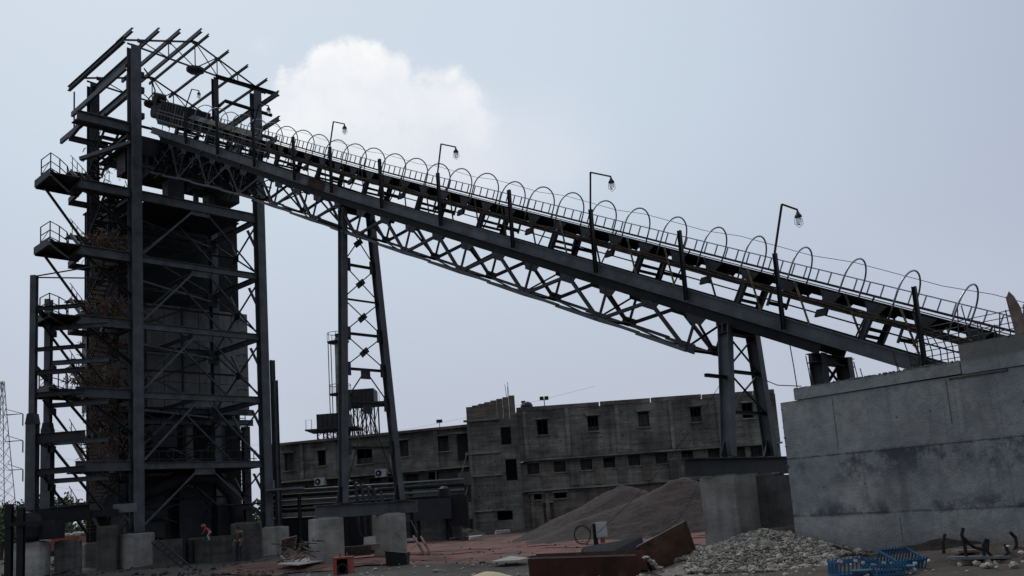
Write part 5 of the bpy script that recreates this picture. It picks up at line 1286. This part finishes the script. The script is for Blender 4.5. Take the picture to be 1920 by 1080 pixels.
# rubbish between the trestle pedestals
for i, (px, py, w_, h_, m_, lb) in enumerate(((672, 1032, 1.3, .35, SOIL, 'dark cloth-covered bundle between the trestle pedestals'), (694, 1015, .5, .4, SHEETM, 'small pale bundle on the rubbish between the pedestals'),
        (695, 1026, .7, .22, WOOD, 'pinkish flat slab between the pedestals'), (745, 1068, .8, .55, BLACK, 'black lidded bin at the foot of the right trestle pedestal'),
        (770, 1012, .6, .15, SHEETM, 'crumpled white plastic right of the trestle pedestal'), (893, 1008, .7, .2, SHEETM, 'torn pale sheet near the stair block foot'), (943, 997, .8, .2, STONE, 'small pale slab at the corner of the stair block'))):
    Y = 33 if i == 3 else 50 if i > 3 else 40; q = at(px, py, Y)
    g = G().box((q.x, Y, max(q.z, h_ / 2 - .05)), (w_, w_ * .7, h_)); 
    g.v = [p_ + V((random.uniform(-.08, .08) * w_, random.uniform(-.05, .05), random.uniform(-.12, .12) * h_)) for p_ in g.v]
    tag(part(['cloth_bundle', 'pale_bundle', 'flat_slab', 'black_bin', 'plastic_litter', 'torn_sheet', 'stone_slab'][i], g, m_), lb, 'litter' if i != 3 else 'bin')
# two red battens leaning over the road
for i, (a_, b_) in enumerate((((775, 1005), (812, 1066)), ((789, 1006), (825, 1068)))):
    tag(part('red_batten', G().bar(at(*a_, 44), at(*b_, 36), .10, .05, 'box'), REDPR), ['left of two thin red battens lying across the red soil', 'right of two thin red battens lying across the red soil'][i], 'batten', 'red battens on the soil road')
tag(part('dry_stick', G().tube([at(770, 975, 50), at(783, 1000, 50)], .03, 4), WOOD), 'thin dry stick leaning behind the red battens', 'stick')
# blue plastic crates
def crate(c, wx, wy, hz, rot, label, tilt=0.0):
    R_ = Matrix.Rotation(rot, 3, 'Z') @ Matrix.Rotation(tilt, 3, 'X'); ax = (R_ @ V((1, 0, 0)), R_ @ V((0, 1, 0)), R_ @ V((0, 0, 1)))
    t = thing('blue_crate', label, 'crate', V(c), 'slatted blue plastic crates'); X, Y, Z = ax; c = V(c)
    part('base', G().box(c + Z * .02, (wx, wy, .03), ax), BLUEP, t)
    for z in (.03, hz): 
        for sy in (-1, 1): part('rim', G().bar(c + X * -wx / 2 + Y * sy * wy / 2 + Z * z, c + X * wx / 2 + Y * sy * wy / 2 + Z * z, .03, .04, 'box', up=Z), BLUEP, t)
        for sx in (-1, 1): part('rim', G().bar(c + Y * -wy / 2 + X * sx * wx / 2 + Z * z, c + Y * wy / 2 + X * sx * wx / 2 + Z * z, .03, .04, 'box', up=Z), BLUEP, t)
    nx = 9
    for k in range(nx + 1):
        x = -wx / 2 + wx * k / nx
        for sy in (-1, 1): part('slat', G().bar(c + X * x + Y * sy * wy / 2 + Z * .03, c + X * (x + .03) + Y * sy * wy / 2 + Z * (hz + .05), .028, .012, 'box'), BLUEP, t)
    for k in range(1, 6):
        y = -wy / 2 + wy * k / 6
        for sx in (-1, 1): part('slat', G().bar(c + X * sx * wx / 2 + Y * y + Z * .03, c + X * sx * wx / 2 + Y * y + Z * hz, .028, .012, 'box'), BLUEP, t)
c1_ = at(1598, 1066, 17.5); crate((c1_.x, 17.5, c1_.z - .12), .72, .5, .26, .1, 'left blue crate lying lowest at the bottom edge')
c1_ = at(1652, 1066, 17.4); crate((c1_.x, 17.3, c1_.z - .12), .55, .5, .2, .15, 'middle blue crate with white blocks around its slats')
c1_ = at(1695, 1058, 17.6); crate((c1_.x, 17.8, c1_.z - .10), .62, .55, .28, .25, 'right blue crate tipped up, ends of its slats sticking out', .35)
CYAN = mat('pale_cyan_plastic', (0.22, 0.48, 0.58), 0.5, var=0.25)
for i_, (x0_, x1_, y_) in enumerate(((1598, 1636, 1071), (1646, 1690, 1070), (1672, 1716, 1063))):
    a_, b_ = at(x0_, y_, 17.15), at(x1_, y_ - 2, 17.15)
    tag(part('cyan_plastic_sheet', G().prism([a_, b_, b_ + V((-.05, .25, -.10)), a_ + V((.08, .22, -.12))], ez * .03), CYAN), ['left pale cyan plastic scrap in front of the blue crates', 'middle pale cyan plastic scrap in front of the blue crates', 'right pale cyan plastic scrap by the tipped blue crate'][i_], 'plastic', 'pale cyan scraps at the crates')
gs = G(); rr = random.Random(2)
for k in range(26):
    q = at(rr.uniform(1568, 1722), rr.uniform(1052, 1082), 17.2); gs.box(q + V((0, 0, .01)), (.06, .04, .045))
tag(part('white_blocks', gs, WHITE), 'small white blocks lying among the blue crates', 'white blocks', kind='stuff')
# dark plank beam with bent black bars
pb = thing('steel_beam_with_bars', 'flat pale beam on the soil with bent black bars standing from it', 'steel beam', at(1850, 1045, 17.5))
a_, b_ = at(1783, 1046, 17.5), at(1925, 1043, 17.5)
part('plank', G().bar(a_, b_, .35, .05, 'box'), STEELL, pb)
part('plank', G().bar(a_ + V((.3, .45, .08)), b_ + V((0, .45, .1)), .3, .05, 'box'), WOOD, pb)
for pts_ in (((1772, 1001), (1767, 1015), (1770, 1038)), ((1806, 990), (1803, 1002), (1808, 1018), (1812, 1045)), ((1806, 1008), (1818, 1020), (1828, 1027), (1843, 1030)), ((1849, 1010), (1844, 1020), (1845, 1042)), ((1852, 1011), (1851, 1034), (1860, 1044)), ((1893, 997), (1904, 1008), (1906, 1020), (1900, 1035), (1896, 1042)), ((1884, 1020), (1890, 1035), (1880, 1044))):
    part('bent_bar', G().tube([at(x_, y_, 17.45) for x_, y_ in pts_], .032, 6), BLACK, pb)
for (px, py, lb) in ((1889, 1024, 'white plastic scrap hung on the bent bars'), (1914, 1036, 'bright crumpled wrapper at the right edge'), (1799, 1060, 'crumpled white paper on the soil below the beam'), (1868, 1058, 'scrap of pale paper right of the crumpled one'), (1742, 1052, 'small pale scraps right of the blue crates')):
    q = at(px, py, 17.2); g = G(); rock(g, q, .05 if px != 1799 else .07); tag(part('paper_scrap', g, SHEETM), lb, 'litter', 'scraps of pale litter')
# timber sleepers behind the rubble
for i in range(2):
    a_, b_ = at(1415, 1000 + 12 * i, 25.6), at(1500, 990 + 12 * i, 25.0); tag(part('timber_sleeper', G().bar(a_, b_, .3, .16, 'box'), WOOD), ['upper of two old timbers wedged behind the rubble heap', 'lower of two old timbers wedged behind the rubble heap'][i], 'timber', 'old timbers by the cast wall')

# ================================================================== far left background
tk = thing('red_truck', 'red lorry body with pale load parked far behind the left pedestals', 'truck', (at(150, 1020, 80).x, 80, 0))
q = at(146, 1008, 80); part('body', G().box((q.x, 80, 1.5), (2.4, 4.5, 1.1)), REDP, tk)
part('chassis', G().box((q.x, 80, .75), (2.2, 4.6, .3)), BLACK, tk)
part('cab', G().box((q.x - 2.3, 80.5, 1.5), (1.8, 2.2, 1.9)), BLUE, tk)
part('windscreen', G().box((q.x - 2.3, 79.38, 1.9), (1.5, .04, .6)), GLASS, tk)
for sx in (-2.6, -.7, .7):
    part('wheel', G().tube([(q.x + sx, 78.6, .45), (q.x + sx, 78.95, .45)], .45, 14), BLACK, tk)
gl = G()
for _ in range(60): rock(gl, (q.x + random.uniform(-1.1, 1.1), 80 + random.uniform(-2, 2), 2.1 + random.uniform(0, .15)), .3)
part('load', gl, STONE, tk)['kind'] = 'stuff'
# trees
def tree(px, Y, h, r, label, seed, name='leafy_tree'):
    rr = random.Random(seed); x = at(px, 1000, Y).x; t = thing(name, label, 'tree', (x, Y, 0), 'trees on the far left skyline')
    part('trunk', G().tube([(x, Y, -.2), (x + .2, Y, h * .35), (x - .1, Y + .2, h * .62)], [.28, .2, .1], 7), BARK, t)
    for k in range(5):
        a = rr.uniform(0, 6.28); part('limb', G().tube([(x + .1, Y, h * (.3 + .06 * k)), (x + math.cos(a) * r * .5, Y + math.sin(a) * r * .5, h * (.55 + .07 * k))], [.11, .04], 5), BARK, t)
    g = G(); cl = [(rr.gauss(0, .45), rr.gauss(0, .45), rr.uniform(-.5, .9)) for _ in range(16)]
    for _ in range(2600):
        c_ = rr.choice(cl); q_ = V((x + (c_[0] + rr.gauss(0, .22)) * r, Y + (c_[1] + rr.gauss(0, .22)) * r, h * .62 + (c_[2] + rr.gauss(0, .2)) * h * .33))
        s_ = rr.uniform(.12, .3); d1 = V((rr.uniform(-1, 1), rr.uniform(-1, 1), rr.uniform(-1, 1))).normalized() * s_; d2 = d1.orthogonal().normalized() * s_ * .6
        g.add([q_ - d1, q_ + d2, q_ + d1, q_ - d2], [(0, 1, 2, 3)])
    part('crown', g, LEAF, t)
tree(98, 120, 7.6, 3.0, 'round dark tree top showing between the frame columns', 1)
tree(50, 125, 7.2, 3.4, 'bushy green tree behind the frame columns', 2)
tree(28, 130, 6.6, 3.6, 'lower green tree between the black posts and the frame', 3)
tree(2, 118, 4.8, 3.6, 'low green bush tree at the extreme left edge under the pylon', 4)
tree(75, 140, 6.8, 3.4, 'dark tree half hidden by the gearbox', 5)
g = G(); rr = random.Random(77)
for _ in range(15000):
    X_ = rr.uniform(-260, 260); Y_ = 330 + rr.uniform(-6, 6) + .0006 * X_ * X_; hh = 7 + 3 * math.sin(X_ * .11) + 2 * math.sin(X_ * .31); q_ = V((X_, Y_, rr.random() * hh)); s_ = rr.uniform(.6, 1.4)
    d1 = V((rr.uniform(-1, 1), rr.uniform(-1, 1), rr.uniform(-1, 1))).normalized() * s_; d2 = d1.orthogonal().normalized() * s_ * .7; g.add([q_ - d1, q_ + d2, q_ + d1, q_ - d2], [(0, 1, 2, 3)])
tag(part('distant_woods', g, LEAF), 'distant belt of trees along the horizon', 'woods', kind='stuff')
# pylon
YP = 240; q = at(2, 1020, YP); px_ = q.x - .4
py = thing('power_pylon', 'tall lattice power pylon fading in the haze at the left edge', 'pylon', (px_, YP, 0))
zt = at(0, 715, YP).z
def pw(z): return 3.2 * (1 - z / zt) ** 1.1 + .35
for sx in (-1, 1):
    for sy in (-1, 1):
        part('leg', G().tube([(px_ + sx * pw(z), YP + sy * pw(z), z) for z in (0, zt * .3, zt * .6, zt * .85, zt)], .11, 4), STEEL, py)
lv = [zt * (1 - (1 - k / 13) ** 1.0) for k in range(14)]
for a_, b_ in zip(lv, lv[1:]):
    g = G()
    for sy in (-1, 1):
        g.tube([(px_ - pw(a_), YP + sy * pw(a_), a_), (px_ + pw(b_), YP + sy * pw(b_), b_)], .06, 3); g.tube([(px_ + pw(a_), YP + sy * pw(a_), a_), (px_ - pw(b_), YP + sy * pw(b_), b_)], .06, 3)
    for sx in (-1, 1): g.tube([(px_ + sx * pw(a_), YP - pw(a_), a_), (px_ + sx * pw(b_), YP + pw(b_), b_)], .06, 3)
    part('lattice_bay', g, STEEL, py)
for yy in (776, 826, 880):
    z = at(40, yy, YP).z; xe = at(43, yy, YP).x; le = xe - px_
    for sg in (-1, 1):
        am = part('cross_arm', G().tube([(px_ + sg * pw(z), YP, z + 1.6), (px_ + sg * le, YP, z)], .08, 4).tube([(px_ + sg * pw(z), YP - .6, z), (px_ + sg * le, YP, z)], .08, 4).tube([(px_ + sg * pw(z), YP + .6, z), (px_ + sg * le, YP, z)], .08, 4), STEEL, py)
        part('insulator', G().tube([(px_ + sg * le, YP, z - .1), (px_ + sg * le, YP, z - 3.2)], .16, 6), STEELD, am)
    # conductor
    pts = [V((xe, YP, z - 3.2)).lerp(V((xe + 150, YP - 35, z - 8)), k / 14) - ez * (9 * math.sin(math.pi * k / 14)) for k in range(15)]
    tag(part('power_line', G().tube(pts, .025, 3), STEELD), {776: 'topmost faint power line sagging right from the pylon', 826: 'middle faint power line sagging right from the pylon', 880: 'lowest faint power line sagging right from the pylon'}[yy], 'power line')

# ================================================================== people
def person(base, hgt_, pose, label, cols, facing=0.0, extra=None):
    """one skinned body; joints given in a 1.75 m figure, x right, y forward, z up"""
    t = thing('person', label, 'person', base); k = hgt_ / 1.75; R_ = Matrix.Rotation(facing, 3, 'Z'); base = V(base)
    J = dict(pose); names = list(J); me = bpy.data.meshes.new('body'); vs = [tuple(V(J[n_][0]) * k) for n_ in names]
    ed = [(names.index(a), names.index(b)) for a, b in BONES if a in J and b in J]
    rad = [J[n_][1] * k for n_ in names]
    for sd_ in ('l', 'r'):                         # five fingers on each hand
        hnd = V(J['hand_' + sd_][0]) * k; wr = V(J['wrist_' + sd_][0]) * k; d = (hnd - wr).normalized(); sidev = d.cross(V((0, 1, 0.2))).normalized(); hi = names.index('hand_' + sd_)
        for f_, (ln, off_) in enumerate(((.070, -.030), (.080, -.010), (.074, .012), (.058, .032), (.050, -.05))):
            i0 = len(vs); p1_ = hnd + sidev * off_ * k + d * .02 * k; p2_ = p1_ + d * ln * .55 * k; p3_ = p2_ + (d * .7 + V((0, .5, 0))).normalized() * ln * .45 * k
            vs += [tuple(p1_), tuple(p2_), tuple(p3_)]; rad += [.010 * k, .009 * k, .007 * k]; ed += [(hi, i0), (i0, i0 + 1), (i0 + 1, i0 + 2)]
    me.from_pydata(vs, ed, []); o = bpy.data.objects.new('body', me); COL.objects.link(o)
    sk = o.modifiers.new('skin', 'SKIN'); lay = me.skin_vertices[0]
    for i, r_ in enumerate(rad): lay.data[i].radius = (r_, r_)
    lay.data[names.index('pelvis')].use_root = True
    o.modifiers.new('sub', 'SUBSURF').levels = 1; o.modifiers[-1].render_levels = 1
    dg = bpy.context.evaluated_depsgraph_get(); me2 = bpy.data.meshes.new_from_object(o.evaluated_get(dg)); o.modifiers.clear(); o.data = me2; me2.materials.clear()
    for m_ in cols: me2.materials.append(m_)
    nk = V(J['neck'][0]) * k; pz = V(J['pelvis'][0]) * k
    segs = [(V(J[a][0]) * k, V(J[b][0]) * k, c_) for a, b, c_ in COLSEG]
    for p_ in me2.polygons:
        c_ = p_.center; best = min(segs, key=lambda s_: seg_d(c_, s_[0], s_[1])); p_.material_index = best[2]; p_.use_smooth = True
    o.parent = t; o.rotation_euler = (0, 0, facing); WPOS[o.name] = base
    hd_ = base + R_ @ (V(J['head'][0]) * k)
    return t, hd_, R_, k, base
def seg_d(p, a, b):
    ab = b - a; tt = max(0, min(1, (p - a).dot(ab) / max(ab.length_squared, 1e-9))); return (p - (a + ab * tt)).length
BONES = [('pelvis', 'waist'), ('waist', 'chest'), ('chest', 'neck'), ('neck', 'head'), ('head', 'crown'), ('chest', 'sho_l'), ('sho_l', 'elb_l'), ('elb_l', 'wrist_l'), ('wrist_l', 'hand_l'), ('chest', 'sho_r'), ('sho_r', 'elb_r'), ('elb_r', 'wrist_r'), ('wrist_r', 'hand_r'),
         ('pelvis', 'hip_l'), ('hip_l', 'knee_l'), ('knee_l', 'ank_l'), ('ank_l', 'toe_l'), ('pelvis', 'hip_r'), ('hip_r', 'knee_r'), ('knee_r', 'ank_r'), ('ank_r', 'toe_r')]
COLSEG = [('pelvis', 'waist', 0), ('waist', 'chest', 0), ('chest', 'sho_l', 0), ('chest', 'sho_r', 0), ('sho_l', 'elb_l', 0), ('sho_r', 'elb_r', 0), ('elb_l', 'wrist_l', 2), ('elb_r', 'wrist_r', 2), ('wrist_l', 'hand_l', 2), ('wrist_r', 'hand_r', 2),
          ('neck', 'crown', 2), ('pelvis', 'hip_l', 1), ('pelvis', 'hip_r', 1), ('hip_l', 'knee_l', 1), ('knee_l', 'ank_l', 1), ('hip_r', 'knee_r', 1), ('knee_r', 'ank_r', 1), ('ank_l', 'toe_l', 1), ('ank_r', 'toe_r', 1)]
stand_pose = {'pelvis': ((0, 0, .95), .135), 'waist': ((0, .01, 1.10), .125), 'chest': ((0, 0, 1.33), .145), 'neck': ((0, .01, 1.50), .055), 'head': ((0, .03, 1.62), .088), 'crown': ((0, .02, 1.71), .07),
     'sho_l': ((-.20, 0, 1.40), .06), 'elb_l': ((-.27, .0, 1.12), .045), 'wrist_l': ((-.25, .12, .90), .032), 'hand_l': ((-.24, .15, .83), .036), 'sho_r': ((.20, 0, 1.40), .06), 'elb_r': ((.30, -.02, 1.13), .045), 'wrist_r': ((.27, .10, .90), .032), 'hand_r': ((.26, .13, .83), .036),
     'hip_l': ((-.10, 0, .88), .095), 'knee_l': ((-.11, .02, .50), .062), 'ank_l': ((-.11, -.02, .09), .042), 'toe_l': ((-.12, .14, .04), .036), 'hip_r': ((.10, 0, .88), .095), 'knee_r': ((.13, .10, .50), .062), 'ank_r': ((.14, .04, .09), .042), 'toe_r': ((.15, .2, .04), .036)}
bend_pose = {'pelvis': ((0, -.1, .82), .135), 'waist': ((0, .02, .95), .125), 'chest': ((0, .24, 1.10), .145), 'neck': ((0, .38, 1.20), .055), 'head': ((0, .48, 1.26), .088), 'crown': ((0, .54, 1.34), .07),
     'sho_l': ((-.20, .27, 1.14), .06), 'elb_l': ((-.24, .40, .88), .045), 'wrist_l': ((-.18, .56, .72), .032), 'hand_l': ((-.17, .61, .66), .036), 'sho_r': ((.20, .27, 1.14), .06), 'elb_r': ((.26, .38, .88), .045), 'wrist_r': ((.2, .55, .75), .032), 'hand_r': ((.18, .6, .69), .036),
     'hip_l': ((-.10, -.1, .76), .095), 'knee_l': ((-.12, .12, .45), .062), 'ank_l': ((-.11, -.05, .09), .042), 'toe_l': ((-.12, .11, .04), .036), 'hip_r': ((.10, -.1, .76), .095), 'knee_r': ((.13, .12, .45), .062), 'ank_r': ((.14, -.05, .09), .042), 'toe_r': ((.15, .11, .04), .036)}
def dress(P_, helmet):
    t, hd_, R_, k, base = P_
    for sx in (-.035, .035): part('eye', G().lathe(hd_ + R_ @ V((sx, .085, .0)) * k, [(.004, -.01), (.012, 0), (.004, .01)], 6), BLACK, t)
    part('nose', G().lathe(hd_ + R_ @ V((0, .09, -.03)) * k, [(.016, 0), (.008, .03)], 6, axis=R_ @ V((0, 1, 0))), SKIN, t)
    part('mouth', G().box(hd_ + R_ @ V((0, .088, -.062)) * k, (.045, .008, .01)), REDP, t)
    for sx in (-.09, .09): part('ear', G().box(hd_ + R_ @ V((sx, .0, -.01)) * k, (.02, .03, .05)), SKIN, t)
    part('helmet', G().lathe(hd_ + V((0, 0, .03)) * k, [(.135, 0), (.13, .02), (.115, .03), (.11, .08), (.07, .125), (.01, .14)], 14), helmet, t, smooth=True)
q = at(449, 1053, 44.5)
P1 = person((q.x, 44.5, max(0, q.z)), 1.70, stand_pose, 'person in dark olive clothes with a yellow safety harness standing by the right tower pedestals', [OLIVE, NAVY, SKIN], facing=math.radians(150))
dress(P1, BLACK); t, hd_, R_, k, base = P1
part('harness_strap', G().tube([base + R_ @ V(p_) for p_ in ((-.15, .13, .98), (.02, -.165, 1.25), (.13, -.12, 1.43), (.14, .05, 1.47))], .022, 5), YBAND, t)
part('harness_strap', G().tube([base + R_ @ V(p_) for p_ in ((.15, .13, .98), (-.02, -.17, 1.25), (-.13, -.12, 1.43), (-.14, .05, 1.47))], .022, 5), YBAND, t)
q = at(392, 1014, 47.5)
P2 = person((q.x, 47.5, q.z), 1.0, bend_pose, 'person in crimson top and pale trousers bending over beneath the tower', [PINK, PALEC, SKIN], facing=math.radians(95))
dress(P2, REDP)
scene.cycles.max_bounces = 6
